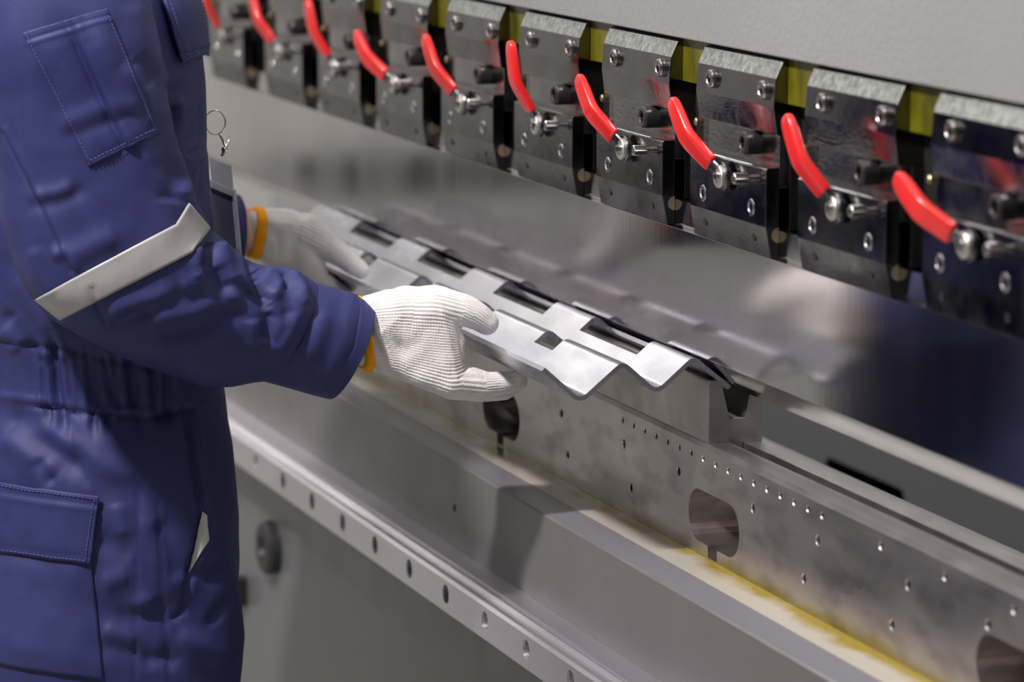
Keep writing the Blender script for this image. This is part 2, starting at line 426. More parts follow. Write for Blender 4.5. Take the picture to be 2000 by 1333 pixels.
# ------------------------------------------------------------------ bed
bed = empty('press_brake_bed', (0, 0, -0.98))
tag(bed, 'grey painted lower bed of the press brake with plain front panel below the rail', 'machine bed')
b = MB()
holed_face(b, [(-3.5, -0.35), (1.7, -0.35), (1.7, -0.1165), (-3.5, -0.1165)], [(circ(-0.5473, -0.167, 0.0048), -0.066, True), (circ(0.55, -0.167, 0.0048), -0.066, True)], -0.080)
b.add([(-3.5, -0.080, -0.1165), (1.7, -0.080, -0.1165), (-3.5, -0.0775, -0.1150), (1.7, -0.0775, -0.1150)], [(0, 1, 3, 2)])
pchild(b, 'front_face', M['bed_paint'], bed)
pchild(MB().prism([(-0.0775, -0.1150), (-0.0440, -0.1127), (-0.0440, -0.16), (-0.0775, -0.16)], -3.5, 1.7), 'painted_ledge', M['bed_edge'], bed)
pchild(MB().prism([(-0.0440, -0.1126), (0.02, -0.1126), (0.02, -0.16), (-0.0440, -0.16)], -3.5, 1.7), 'oily_strip', M['oil_strip'], bed)
pchild(MB().prism([(0.02, -0.1128), (0.30, -0.1128), (0.30, -0.16), (0.02, -0.16)], -3.5, 1.7), 'bed_top', M['back_paint'], bed)
pchild(MB().box(-3.5, 1.7, -0.0785, 0.30, -0.98, -0.3502), 'lower_panel', M['panel_paint'], bed)
# rear frame plate with a dark cut-out, seen below the blade on the right
b = MB()
def rrect(xa, xb, za, zb, r, n=5):
    L = []
    for cx, cz, a0 in ((xb - r, zb - r, 0), (xa + r, zb - r, 90), (xa + r, za + r, 180), (xb - r, za + r, 270)):
        for i in range(n + 1):
            a = math.radians(a0 + 90 * i / n); L.append((cx + r * math.cos(a), cz + r * math.sin(a)))
    return L
YB = 0.80
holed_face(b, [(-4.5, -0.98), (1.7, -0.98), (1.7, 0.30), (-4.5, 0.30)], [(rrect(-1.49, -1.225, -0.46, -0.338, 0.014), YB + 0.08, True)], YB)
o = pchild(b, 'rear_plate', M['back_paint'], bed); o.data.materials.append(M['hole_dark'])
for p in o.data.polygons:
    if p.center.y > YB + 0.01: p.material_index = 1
# round plug on the lower panel
k = MB(); k.rings(turned([(-0.0785, 0.036, 0), (-0.092, 0.036, 0), (-0.097, 0.031, 0), (-0.097, 0.017, 0), (-0.090, 0.014, 0), (-0.088, 0.006, 0)], -1.309, -0.3715, 28))
pchild(k, 'round_plug', M['boot'], bed, smooth=False)
pchild(MB().box(-1.478, -1.452, -0.098, -0.0785, -0.485, -0.445), 'panel_catch', M['black_bolt'], bed, bevel=0.002)

# ------------------------------------------------------------------ guide rail
rail = empty('guide_rail', (0, -0.08, -0.235))
tag(rail, 'polished linear guide rail with a row of round holes along the bed front', 'rail')
b = MB(); yf = -0.132
RH = [-0.9748 - 0.1305 * i for i in range(18, 0, -1)] + [-0.9748 + 0.1305 * i for i in range(0, 20)]
dx = -0.036
RH = [x + 0.0 for x in RH]
holed_face(b, [(-3.4, -0.2535), (1.6, -0.2535), (1.6, -0.2185), (-3.4, -0.2185)], [(circ(x + 0.031, -0.2338, 0.0105, 22), yf + 0.004, False) for x in RH], yf)
prof = [(yf, -0.2185), (-0.1290, -0.2155), (-0.1265, -0.2149), (-0.1235, -0.2155), (-0.1215, -0.2185), (-0.1195, -0.2190), (-0.1165, -0.2175), (-0.1120, -0.2145), (-0.1095, -0.2140), (-0.1085, -0.2165), (-0.1060, -0.2168), (-0.1045, -0.2130), (-0.0802, -0.2118), (-0.0802, -0.2555), (-0.130, -0.2555), (yf, -0.2535)]
n = len(prof)
b.add([(-3.4, y, z) for y, z in prof] + [(1.6, y, z) for y, z in prof], [(i, i + 1, n + i + 1, n + i) for i in range(n - 1)])
pchild(b, 'rail_bar', M['rail'], rail)
for x in RH:
    k = MB(); k.rings(turned([(yf + 0.004, 0.0106, 0), (yf + 0.0035, 0.0098, 0)], x + 0.031, -0.2338, 22), False)
    pchild(k, 'hole_cap', M['rail_hole'], rail)

# ------------------------------------------------------------------ zigzag sheet
def zigzag():
    top = [(-0.1700, 0.0855), (-0.1335, 0.0528), (-0.0900, 0.0880), (-0.0547, 0.0570), (-0.0164, 0.0890), (0.0232, 0.0562)]
    # polyline with rounded bends
    P = []
    for i, p in enumerate(top):
        p = Vector(p)
        if i in (0, len(top) - 1): P.append(p); continue
        a = (Vector(top[i - 1]) - p).normalized(); c = (Vector(top[i + 1]) - p).normalized(); r = 0.0085
        s, e = p + a * r, p + c * r
        P.append(p + a * (r + 0.0006))
        for t in range(10):
            t /= 9; P.append((1 - t) ** 2 * s + 2 * t * (1 - t) * p + t * t * e)
        P.append(p + c * (r + 0.0006))
    return P
ZP = zigzag()
ZN = []
for i in range(len(ZP)):
    a = ZP[max(0, i - 1)]; c = ZP[min(len(ZP) - 1, i + 1)]; d = (c - a).normalized(); ZN.append(Vector((-d.y, d.x)))
TH = 0.0045
XS = set([-1.29, 0.0])
S2 = [(-0.271 - 0.2775 * i, -0.106 - 0.2775 * i) for i in range(5)]       # long slots on the rear crest
S2[4] = (-1.285, -1.216)
S2 = S2[:4]
S1 = [(-0.2094 - 0.2105 * i, -0.1545 - 0.2105 * i) for i in range(5)]     # short notches on the front crest
for a, c in S2 + S1: XS.add(a); XS.add(c)
x = 0.0
while x > -1.29: XS.add(round(x, 4)); x -= 0.03
XS = sorted(XS)
def cut(xm, i):
    y = 0.5 * (ZP[i].x + ZP[i + 1].x); z = 0.5 * (ZP[i].y + ZP[i + 1].y)
    if -0.1065 < y < -0.0785 : return any(a < xm < c for a, c in S1)
    if -0.0345 < y < 0.0005: return any(a < xm < c for a, c in S2)
    return False
# subdivide the profile at the cut limits
def split_profile():
    Q = [ZP[0]]
    for i in range(len(ZP) - 1):
        a, c = ZP[i], ZP[i + 1]
        for y in (-0.1065, -0.0785, -0.0345, 0.0005):
            if min(a.x, c.x) + 1e-5 < y < max(a.x, c.x) - 1e-5:
                t = (y - a.x) / (c.x - a.x); Q.append(a.lerp(c, t))
        Q.append(c)
    return Q
ZP = split_profile(); ZN = []
for i in range(len(ZP)):
    a = ZP[max(0, i - 1)]; c = ZP[min(len(ZP) - 1, i + 1)]; d = (c - a).normalized(); ZN.append(Vector((-d.y, d.x)))
nv = len(ZP); V = []; Fc = []
for x in XS:
    for i in range(nv): V.append((x, ZP[i].x, ZP[i].y))
for k in range(len(XS) - 1):
    for i in range(nv - 1):
        if not cut(0.5 * (XS[k] + XS[k + 1]), i):
            Fc.append((k * nv + i, k * nv + i + 1, (k + 1) * nv + i + 1, (k + 1) * nv + i))
me = bpy.data.meshes.new('bent_sheet'); me.from_pydata(V, [], Fc)
bm = bmesh.new(); bm.from_mesh(me)
bmesh.ops.delete(bm, geom=[v for v in bm.verts if not v.link_faces], context='VERTS')
for f in bm.faces:
    f.normal_update()
    if f.normal.z < 0: f.normal_flip()
bm.to_mesh(me); bm.free()
sheet = link(bpy.data.objects.new('bent_sheet', me)); me.materials.append(M['sheet'])
m = sheet.modifiers.new('thick', 'SOLIDIFY'); m.thickness = TH; m.offset = -1
m = sheet.modifiers.new('split', 'EDGE_SPLIT'); m.split_angle = math.radians(42)
for p in me.polygons: p.use_smooth = True
me.set_sharp_from_angle(angle=math.radians(40))
tag(sheet, 'bare steel sheet folded into a zigzag, its crests slotted, held in both gloves', 'sheet metal')

SLV_B = [(-0.6105,0.4922),(-0.6554,0.4802),(-0.6674,0.4026),(-0.657,0.3333),(-0.6465,0.2635),(-0.6431,0.2136),(-0.627,0.1628),(-0.6099,0.1368),(-0.582,0.1112),(-0.5201,0.0725),(-0.4512,0.0454),(-0.4186,0.0408),(-0.383,0.0417)]
SLV_T = [(-0.5344,0.487),(-0.5018,0.4651),(-0.4863,0.3981),(-0.4806,0.3353),(-0.468,0.277),(-0.4551,0.2412),(-0.4389,0.2066),(-0.4312,0.1971),(-0.4203,0.1887),(-0.3985,0.1718),(-0.3758,0.1607),(-0.3535,0.157),(-0.3247,0.1395)]
SLV_X = [-0.285,-0.262,-0.248,-0.246,-0.244,-0.242,-0.24,-0.24,-0.242,-0.246,-0.252,-0.256,-0.26]
CUF_B = [(-0.3835,0.043),(-0.3531,0.0329),(-0.3316,0.0253),(-0.3101,0.0187)]
CUF_T = [(-0.3252,0.1393),(-0.3037,0.133),(-0.2822,0.1257),(-0.2638,0.1174)]
SLV_FOLDS = [([(-0.4535,0.1993),(-0.4558,0.1843),(-0.459,0.1694)],-0.005,0.007),([(-0.4643,0.1947),(-0.4681,0.1774),(-0.4653,0.1622)],0.004,0.007),([(-0.4448,0.1989),(-0.4364,0.1734),(-0.4305,0.1555)],0.005,0.009),([(-0.5194,0.1232),(-0.4709,0.1287),(-0.4317,0.1439),(-0.4159,0.1674)],0.005,0.011),([(-0.512,0.1092),(-0.4609,0.1141),(-0.4246,0.1324)],-0.004,0.012),([(-0.4315,0.157),(-0.4064,0.1406),(-0.3936,0.1268)],-0.005,0.006),([(-0.3647,0.1574),(-0.366,0.1244),(-0.3846,0.0959),(-0.3993,0.0804)],0.005,0.01),([(-0.4123,0.1207),(-0.4096,0.0911)],0.004,0.009),([(-0.3926,0.1268),(-0.4017,0.0958)],-0.004,0.008),([(-0.3769,0.13),(-0.3782,0.1098),(-0.3914,0.0901)],-0.003,0.006),([(-0.4136,0.1874),(-0.4098,0.162),(-0.3925,0.1349)],-0.006,0.005),([(-0.3962,0.1715),(-0.3834,0.1547),(-0.3909,0.1384)],0.004,0.007),([(-0.406,0.172),(-0.401,0.1591)],-0.003,0.005),([(-0.3776,0.1681),(-0.3726,0.1451)],-0.003,0.005),([(-0.3703,0.1678),(-0.3611,0.1481),(-0.3571,0.129)],0.004,0.006),([(-0.5597,0.1273),(-0.5439,0.138),(-0.5093,0.1472),(-0.4909,0.1559)],0.004,0.009),([(-0.5548,0.119),(-0.5116,0.1343)],-0.003,0.008),([(-0.5986,0.1859),(-0.5659,0.2012),(-0.5432,0.2072)],0.003,0.012),([(-0.611,0.1914),(-0.5959,0.1976)],0.003,0.007),([(-0.5741,0.4204),(-0.5528,0.3662),(-0.5225,0.2965),(-0.5118,0.2763),(-0.4971,0.247),(-0.4924,0.2209)],0.005,0.013),([(-0.5867,0.4061),(-0.5678,0.3618),(-0.5415,0.3021)],-0.003,0.014),([(-0.5387,0.3756),(-0.5157,0.3406),(-0.5061,0.3132)],0.004,0.012),([(-0.5266,0.3802),(-0.508,0.3551)],-0.003,0.01),([(-0.6281,0.2483),(-0.6023,0.2512),(-0.5873,0.2565)],0.003,0.008),([(-0.6267,0.2423),(-0.6024,0.2453),(-0.5849,0.2515)],-0.002,0.008),([(-0.59,0.3194),(-0.5534,0.332),(-0.5334,0.3343)],0.0015,0.009),([(-0.5887,0.3076),(-0.5486,0.321),(-0.5286,0.3233)],-0.0012,0.009),([(-0.4863,0.2903),(-0.475,0.2635),(-0.4835,0.238)],0.005,0.012),([(-0.499,0.2858),(-0.4918,0.2607),(-0.4973,0.2361)],-0.004,0.012),([(-0.6576,0.3134),(-0.6332,0.2627),(-0.6081,0.2085),(-0.5914,0.1761)],-0.0016,0.0022),([(-0.6536,0.3157),(-0.6292,0.265),(-0.6041,0.2108),(-0.5873,0.1794)],0.0012,0.004),([(-0.5316,0.434),(-0.5198,0.3947),(-0.5079,0.36)],0.003,0.012),([(-0.5717,0.1598),(-0.567,0.1396),(-0.5598,0.1243)],-0.0016,0.0022),([(-0.6306,0.2021),(-0.6238,0.1722),(-0.6118,0.1518)],0.003,0.01),([(-0.4972,0.0757),(-0.451,0.0832),(-0.4096,0.086)],-0.003,0.016),([(-0.4498,0.174),(-0.4398,0.1534),(-0.4452,0.1335)],-0.004,0.009),([(-0.4858,0.1556),(-0.4602,0.1619)],0.003,0.01)]
CUF_FOLDS = [([(-0.3652,0.1435),(-0.3867,0.1035),(-0.3952,0.0514)],-0.002,0.003),([(-0.323,0.1208),(-0.3367,0.0802),(-0.3502,0.0498)],0.003,0.009),([(-0.2964,0.1247),(-0.3073,0.0838),(-0.3237,0.0483)],0.002,0.009),([(-0.3442,0.1219),(-0.3579,0.0762)],-0.003,0.009),([(-0.366,0.0611),(-0.3341,0.0697)],-0.003,0.009),([(-0.3817,0.0723),(-0.3657,0.0921)],0.003,0.009),([(-0.291,0.1296),(-0.2878,0.1191),(-0.2967,0.078),(-0.3291,0.0356)],-0.001,0.0015),([(-0.3356,0.1421),(-0.3423,0.1063),(-0.3628,0.0661),(-0.3852,0.0492)],-0.001,0.0015)]
TOR_FOLDS = [([(-0.6097,0.0911),(-0.6064,0.0625),(-0.605,0.0366),(-0.6019,0.0166)],-0.0030658399577743706,0.006093672705241151),([(-0.6044,0.0831),(-0.6019,0.0571),(-0.6011,0.0208)],0.004,0.005),([(-0.6032,0.0795),(-0.5981,0.0621),(-0.5972,0.0362),(-0.5922,0.0053)],-0.006195340702720809,0.00437654106005881),([(-0.5961,0.0826),(-0.5936,0.0566),(-0.5928,0.0203)],0.004,0.005),([(-0.5888,0.0872),(-0.5871,0.0615),(-0.5851,0.0355),(-0.5822,0.0154)],-0.006791151231434087,0.005477748957328294),([(-0.5852,0.082),(-0.5826,0.056),(-0.5818,0.0197)],0.004,0.005),([(-0.5876,0.081),(-0.5815,0.0611),(-0.5805,0.0352),(-0.5766,-0.0061)],-0.006570647418056012,0.006302746668959687),([(-0.5795,0.0817),(-0.5769,0.0557),(-0.5761,0.0193)],0.004,0.005),([(-0.5723,0.0878),(-0.5703,0.0605),(-0.5674,0.0344),(-0.5638,0.0135)],-0.0036798443010033445,0.004542467353082843),([(-0.5683,0.0811),(-0.5657,0.0551),(-0.5649,0.0187)],0.004,0.005),([(-0.5647,0.084),(-0.5607,0.06),(-0.5605,0.034),(-0.5571,0.0055)],-0.0047545524438509,0.005462685268513409),([(-0.5588,0.0806),(-0.5562,0.0545),(-0.5553,0.0181)],0.004,0.005),([(-0.5526,0.0824),(-0.551,0.0594),(-0.5482,0.0333),(-0.5451,-0.011)],-0.006356367710812592,0.004407749054927675),([(-0.549,0.0801),(-0.5464,0.054),(-0.5456,0.0175)],0.004,0.005),([(-0.5437,0.0779),(-0.5423,0.0589),(-0.541,0.0329),(-0.537,0.0089)],-0.007158039651366771,0.005433830880878211),([(-0.5404,0.0796),(-0.5377,0.0535),(-0.5369,0.017)],0.004,0.005),([(-0.5377,0.0785),(-0.5316,0.0583),(-0.5285,0.0321),(-0.5311,-0.0069)],-0.005052309136729544,0.004376913436132024),([(-0.5297,0.079),(-0.527,0.0529),(-0.5261,0.0163)],0.004,0.005),([(-0.5246,0.0774),(-0.5222,0.0578),(-0.523,0.0318),(-0.5175,0.012)],-0.006592202387242582,0.004827385365047519),([(-0.5202,0.0785),(-0.5176,0.0523),(-0.5167,0.0158)],0.004,0.005),([(-0.5074,0.0832),(-0.5062,0.0569),(-0.503,0.0306),(-0.5037,0.0104)],-0.005998814043983004,0.0040784444054382946),([(-0.5043,0.0776),(-0.5016,0.0514),(-0.5006,0.0148)],0.004,0.005),([(-0.5026,0.081),(-0.4984,0.0565),(-0.4987,0.0304),(-0.4982,-0.0107)],-0.004569152599580459,0.0063966485660211375),([(-0.4965,0.0772),(-0.4937,0.051),(-0.4928,0.0143)],0.004,0.005),([(-0.4853,0.0828),(-0.4809,0.0555),(-0.4797,0.0293),(-0.4761,-0.0049)],-0.005796305310076953,0.005550315338613155),([(-0.479,0.0763),(-0.4763,0.05),(-0.4753,0.0133)],0.004,0.005),([(-0.4724,0.0826),(-0.4686,0.0548),(-0.4665,0.0285),(-0.4667,0.0022)],-0.007888986582243176,0.005302818233203014),([(-0.4667,0.0756),(-0.464,0.0493),(-0.463,0.0125)],0.004,0.005),([(-0.6389,0.0911),(-0.6082,0.0843),(-0.5671,0.0759),(-0.4838,0.0556)],-0.002,0.0025),([(-0.6403,0.0299),(-0.5657,0.0156),(-0.4846,0.006),(-0.4421,0.0113),(-0.4098,0.032)],-0.0025,0.0025),([(-0.6402,0.0335),(-0.5656,0.0198),(-0.4845,0.0107)],0.002,0.005),([(-0.6406,0.0175),(-0.609,-0.0005),(-0.577,-0.0285),(-0.5517,-0.0432)],-0.007,0.014),([(-0.641,-0.0026),(-0.6208,-0.0194),(-0.5852,-0.0478)],0.005,0.014),([(-0.6305,0.0071),(-0.5947,-0.0055),(-0.5535,-0.029),(-0.5173,-0.055)],0.005,0.012),([(-0.5677,0.0162),(-0.5637,-0.0179),(-0.5562,-0.0581)],-0.0015,0.0022),([(-0.605,-0.0309),(-0.5965,-0.0445),(-0.5884,-0.056)],-0.004,0.008),([(-0.5477,0.002),(-0.5221,-0.031),(-0.5057,-0.0584)],0.003,0.014),([(-0.5005,-0.064),(-0.504,-0.143),(-0.5093,-0.2669)],-0.0012,0.002),([(-0.4817,-0.0784),(-0.479,-0.1715),(-0.4704,-0.2702)],-0.0012,0.002),([(-0.5079,-0.1853),(-0.4876,-0.1794)],0.004,0.008),([(-0.5411,-0.2071),(-0.5043,-0.2245)],0.003,0.009),([(-0.5362,-0.2256),(-0.4992,-0.2367)],-0.0018,0.01),([(-0.5145,-0.1954),(-0.4825,-0.1926)],-0.0015,0.01),([(-0.4494,0.017),(-0.4399,-0.0575),(-0.4351,-0.0949)],-0.006,0.0035),([(-0.442,0.0165),(-0.4335,-0.0579),(-0.4286,-0.0954),(-0.428,-0.1274)],0.003,0.005),([(-0.4351,-0.0949),(-0.4398,-0.1265),(-0.4488,-0.1562),(-0.4567,-0.1813)],-0.006,0.004),([(-0.4551,-0.1814),(-0.4585,-0.1972),(-0.472,-0.2052)],-0.003,0.003),([(-0.4308,-0.2128),(-0.4182,-0.1977),(-0.404,-0.1859)],-0.004,0.006),([(-0.4498,-0.1524),(-0.4285,-0.1647),(-0.4069,-0.1557)],-0.003,0.008),([(-0.4968,-0.0906),(-0.4711,-0.1455),(-0.4577,-0.1785)],0.003,0.012),([(-0.4809,-0.097),(-0.4607,-0.1623)],-0.004,0.01),([(-0.4669,-0.2206),(-0.4349,-0.234),(-0.4136,-0.2573)],0.004,0.012),([(-0.5229,-0.0782),(-0.5183,-0.1155)],0.003,0.01),([(-0.5403,-0.1615),(-0.5137,-0.1529)],0.003,0.01),([(-0.5446,-0.1136),(-0.5081,-0.1321)],-0.003,0.012),([(-0.4994,-0.2447),(-0.4726,-0.2416),(-0.462,-0.2532)],-0.004,0.009),([(-0.6084,0.0781),(-0.6232,0.1046),(-0.6382,0.1208)],-0.004,0.008),([(-0.6385,0.1054),(-0.6185,0.0838)],0.004,0.01),([(-0.6281,0.1152),(-0.6082,0.0833)],0.003,0.008),([(-0.622,0.1558),(-0.6073,0.1244),(-0.5873,0.0976)],0.003,0.009)]
CH_FOLDS = [([(-0.4527,0.3271),(-0.4518,0.3209)],-0.004,0.006),([(-0.445,0.3087),(-0.443,0.2997),(-0.4444,0.2841)],-0.005,0.006),([(-0.4508,0.3125),(-0.4348,0.313)],0.003,0.006),([(-0.4113,0.3468),(-0.4121,0.2552),(-0.404,0.1757)],0.002,0.005),([(-0.4161,0.3469),(-0.4175,0.2554),(-0.4111,0.176)],-0.0015,0.002),([(-0.4292,0.2579),(-0.4124,0.2683),(-0.4027,0.2753)],-0.005,0.007),([(-0.4262,0.2478),(-0.4099,0.2604)],0.004,0.008),([(-0.4354,0.3474),(-0.4309,0.2899)],0.003,0.012),([(-0.4256,0.211),(-0.4229,0.2477)],-0.0015,0.002),([(-0.4385,0.3163),(-0.4353,0.2796)],0.003,0.007)]
P_SLV = [(-0.634,0.4058),(-0.5527,0.4267),(-0.5047,0.3062),(-0.5729,0.2761)]
BAND = [(-0.6287,0.1507),(-0.4889,0.2168),(-0.4759,0.2372),(-0.6043,0.1296),(-0.4721,0.1886),(-0.4549,0.2123)]
FLAP = [(-0.4591,0.4257),(-0.438,0.3511),(-0.4003,0.3683),(-0.4075,0.4246)]
TFLAP = [(-0.6626,-0.0489),(-0.5412,-0.0707),(-0.5514,-0.1384),(-0.6644,-0.1216)]
TPOCK = [(-0.6641,-0.1102),(-0.5512,-0.1289),(-0.541,-0.2583),(-0.6671,-0.2358)]
LINING = [(-0.4356,-0.0949),(-0.4308,-0.0995),(-0.4296,-0.1246),(-0.451,-0.1587)]
RW = [(-0.255,-0.2671,0.106,0.0175),(-0.255,-0.2749,0.0696,0.017),(-0.288,-0.2592,0.0997,0.016),(-0.288,-0.265,0.0628,0.016),(-0.26,-0.297,0.0984,0.015),(-0.26,-0.3049,0.0694,0.015),(-0.286,-0.2915,0.0932,0.015),(-0.286,-0.2972,0.0649,0.014)]
RP1 = [(-0.255,-0.2671,0.106,0.0175),(-0.255,-0.2749,0.0696,0.017),(-0.288,-0.2592,0.0997,0.016),(-0.288,-0.265,0.0628,0.016),(-0.24,-0.2321,0.1095,0.024),(-0.245,-0.2362,0.0569,0.018),(-0.3,-0.216,0.0818,0.018),(-0.29,-0.2193,0.0515,0.016)]
RP2 = [(-0.24,-0.2321,0.1095,0.024),(-0.226,-0.2056,0.1123,0.023),(-0.245,-0.2362,0.0569,0.018),(-0.218,-0.1904,0.0391,0.018),(-0.245,-0.1831,0.0327,0.017),(-0.27,-0.1804,0.0301,0.016),(-0.293,-0.1806,0.0311,0.014),(-0.29,-0.1859,0.0818,0.016),(-0.3,-0.216,0.0818,0.018)]
RWEB = [(-0.226,-0.2056,0.1112,0.02),(-0.218,-0.1904,0.0391,0.016),(-0.216,-0.1883,0.0762,0.011),(-0.24,-0.1913,0.0631,0.016)]
RTH = [(-0.226,-0.2056,0.1128,0.0225),(-0.217,-0.1796,0.1107,0.0165),(-0.214,-0.1643,0.1025,0.0145),(-0.213,-0.1553,0.0959,0.0125)]
RIX = [(-0.218,-0.1904,0.0391,0.018),(-0.21,-0.1575,0.0333,0.0135),(-0.207,-0.1338,0.0345,0.0115),(-0.216,-0.1212,0.0339,0.0105),(-0.232,-0.1223,0.0335,0.0095)]
RMD = [(-0.245,-0.1831,0.0317,0.017),(-0.236,-0.1514,0.0244,0.013),(-0.232,-0.1306,0.0239,0.0115),(-0.24,-0.1178,0.0261,0.0105),(-0.254,-0.1135,0.0267,0.0095)]
RRG = [(-0.27,-0.1804,0.029,0.016),(-0.261,-0.1484,0.0201,0.0125),(-0.257,-0.1292,0.0185,0.011),(-0.262,-0.1174,0.0202,0.01),(-0.276,-0.1114,0.0208,0.009)]
RLT = [(-0.293,-0.1807,0.0301,0.014),(-0.286,-0.1512,0.0204,0.011),(-0.282,-0.1357,0.0185,0.01),(-0.285,-0.1251,0.0201,0.009),(-0.297,-0.1188,0.0205,0.0085)]
RAXIS = [(-0.265,-0.3086,0.0867,0.0),(-0.265,-0.2653,0.087,0.0),(-0.255,-0.2247,0.0811,0.0),(-0.24,-0.183,0.0775,0.0),(-0.24,-0.172,0.0769,0.0)]
LW = [(-0.755,-0.2412,0.1362,0.017),(-0.755,-0.2463,0.1139,0.017),(-0.785,-0.233,0.1322,0.016),(-0.785,-0.2381,0.1098,0.016),(-0.755,-0.2466,0.1364,0.016),(-0.765,-0.2472,0.1115,0.016)]
LP = [(-0.755,-0.2412,0.1362,0.017),(-0.755,-0.2463,0.1139,0.017),(-0.785,-0.233,0.1322,0.016),(-0.785,-0.2381,0.1098,0.016),(-0.74,-0.2199,0.1324,0.022),(-0.72,-0.1977,0.1292,0.02),(-0.715,-0.1982,0.1063,0.016),(-0.735,-0.2192,0.0964,0.02),(-0.795,-0.2022,0.1093,0.018),(-0.79,-0.1792,0.0909,0.015)]
LTH = [(-0.715,-0.1985,0.1298,0.0195),(-0.7,-0.1746,0.1095,0.015),(-0.692,-0.1552,0.0944,0.0125),(-0.689,-0.144,0.0854,0.0105)]
LFS = [[(-0.715,-0.1994,0.1016,0.016),(-0.71,-0.189,0.0735,0.013),(-0.707,-0.1699,0.0588,0.0115),(-0.72,-0.1581,0.0564,0.01)],[(-0.737,-0.1931,0.0985,0.016),(-0.732,-0.1826,0.0702,0.013),(-0.729,-0.1634,0.0554,0.0115),(-0.742,-0.1516,0.053,0.01)],[(-0.759,-0.1868,0.0953,0.0152),(-0.754,-0.1762,0.0669,0.01235),(-0.751,-0.1569,0.052,0.010924999999999999),(-0.764,-0.1451,0.0496,0.0095)],[(-0.779,-0.1811,0.0924,0.0136),(-0.774,-0.1704,0.0639,0.011049999999999999),(-0.771,-0.1511,0.0489,0.009775),(-0.784,-0.1391,0.0465,0.0085)]]
LAXIS = [(-0.765,-0.2652,0.1277,0.0),(-0.755,-0.2255,0.1213,0.0),(-0.745,-0.1859,0.0971,0.0)]
LWRIST = [(-0.77,-0.2821,0.1266,0.03),(-0.77,-0.2591,0.125,0.029)]
BADGE = [(-0.4,-0.3713,0.21),(-0.4,-0.3632,0.1603)]
RING = [(-0.42,-0.3836,0.2884),(-0.42,-0.3812,0.2638),(-0.42,-0.3819,0.2531)]
RBAND = [-0.268, -0.2758, 0.0876, 0.0, 1.0, 0.12]
LBAND = [-0.768, -0.2529, 0.1256, -0.1, 0.95, -0.15]
LSLV = [-0.775, -0.2638, 0.1252]
# ------------------------------------------------------------------ worker
SEW = Vector((-0.96, 0.233, -0.15)).normalized()      # direction along which trims are laid onto the cloth

def remesh(name, mb, voxel, smooth, mat_, parent=None, fac=0.5):
    me = bpy.data.meshes.new(name + '_src'); me.from_pydata(mb.v, [], mb.f)
    o = bpy.data.objects.new(name + '_src', me); C.objects.link(o)
    r = o.modifiers.new('r', 'REMESH'); r.mode = 'VOXEL'; r.voxel_size = voxel; r.use_smooth_shade = True
    if smooth:
        s = o.modifiers.new('s', 'SMOOTH'); s.iterations = smooth; s.factor = fac
    dg = bpy.context.evaluated_depsgraph_get()
    out = bpy.data.meshes.new_from_object(o.evaluated_get(dg), depsgraph=dg)
    bpy.data.objects.remove(o); bpy.data.meshes.remove(me)
    out.name = name; out.materials.clear(); out.materials.append(mat_)
    for p in out.polygons: p.use_smooth = True
    return link(bpy.data.objects.new(name, out), parent)

def coords(me):
    a = np.empty(len(me.vertices) * 3, np.float32); me.vertices.foreach_get('co', a); return a.reshape(-1, 3).astype(float)
def normals(me):
    a = np.empty(len(me.vertices) * 3, np.float32); me.vertices.foreach_get('normal', a); return a.reshape(-1, 3).astype(float)
def put(me, co):
    me.vertices.foreach_set('co', co.astype(np.float32).ravel()); me.update()

def seg_dist(Q, poly):
    """distance of points Q (n,2) to a polyline, and the fraction along it"""
    P = np.array(poly, float); L = np.hypot(*(P[1:] - P[:-1]).T); tot = L.sum(); acc = 0
    best = np.full(len(Q), 1e9); frac = np.zeros(len(Q)); side = np.zeros(len(Q))
    for i in range(len(P) - 1):
        d = P[i + 1] - P[i]; l2 = max((d * d).sum(), 1e-12)
        t = np.clip(((Q - P[i]) @ d) / l2, 0, 1)
        v = Q - (P[i] + t[:, None] * d); ds = np.hypot(v[:, 0], v[:, 1])
        m = ds < best
        best[m] = ds[m]; frac[m] = ((acc + t * L[i]) / tot)[m]
        acc += L[i]
    return best, frac

def smooth_noise(p, scale, seed, k=10):
    r = np.random.RandomState(seed); out = np.zeros(len(p))
    for i in range(k):
        w = r.normal(size=3); w /= np.linalg.norm(w); f = scale * r.uniform(0.6, 1.7)
        out += np.sin(p @ (w * f) + r.uniform(0, 6.28))
    return out / math.sqrt(k)

def fold(o, folds, x0, gain=1.0, rough=0.0008, rscale=45, seed=3):
    me = o.data; co = coords(me); nr = normals(me); s = np.array(SEW)
    t = (x0 - co[:, 0]) / s[0]
    Q = np.stack([co[:, 1] + t * s[1], co[:, 2] + t * s[2]], 1)
    wgt = np.clip((-(nr @ s)) * 2.2 + 0.25, 0, 1)
    d = np.zeros(len(co))
    for poly, a, w in folds:
        P = np.array(poly); lo = P.min(0) - 4 * w; hi = P.max(0) + 4 * w
        m = np.where((Q[:, 0] > lo[0]) & (Q[:, 0] < hi[0]) & (Q[:, 1] > lo[1]) & (Q[:, 1] < hi[1]) & (wgt > 0))[0]
        if not len(m): continue
        ds, fr = seg_dist(Q[m], poly)
        taper = np.clip(np.minimum(fr, 1 - fr) * 5 + 0.25, 0, 1)
        if abs(a) < 0.0021: taper = 1
        d[m] += a * np.exp(-(ds / w) ** 2) * taper
    put(me, co + nr * (d * wgt * gain)[:, None] + nr * (rough * smooth_noise(co, rscale, seed))[:, None])

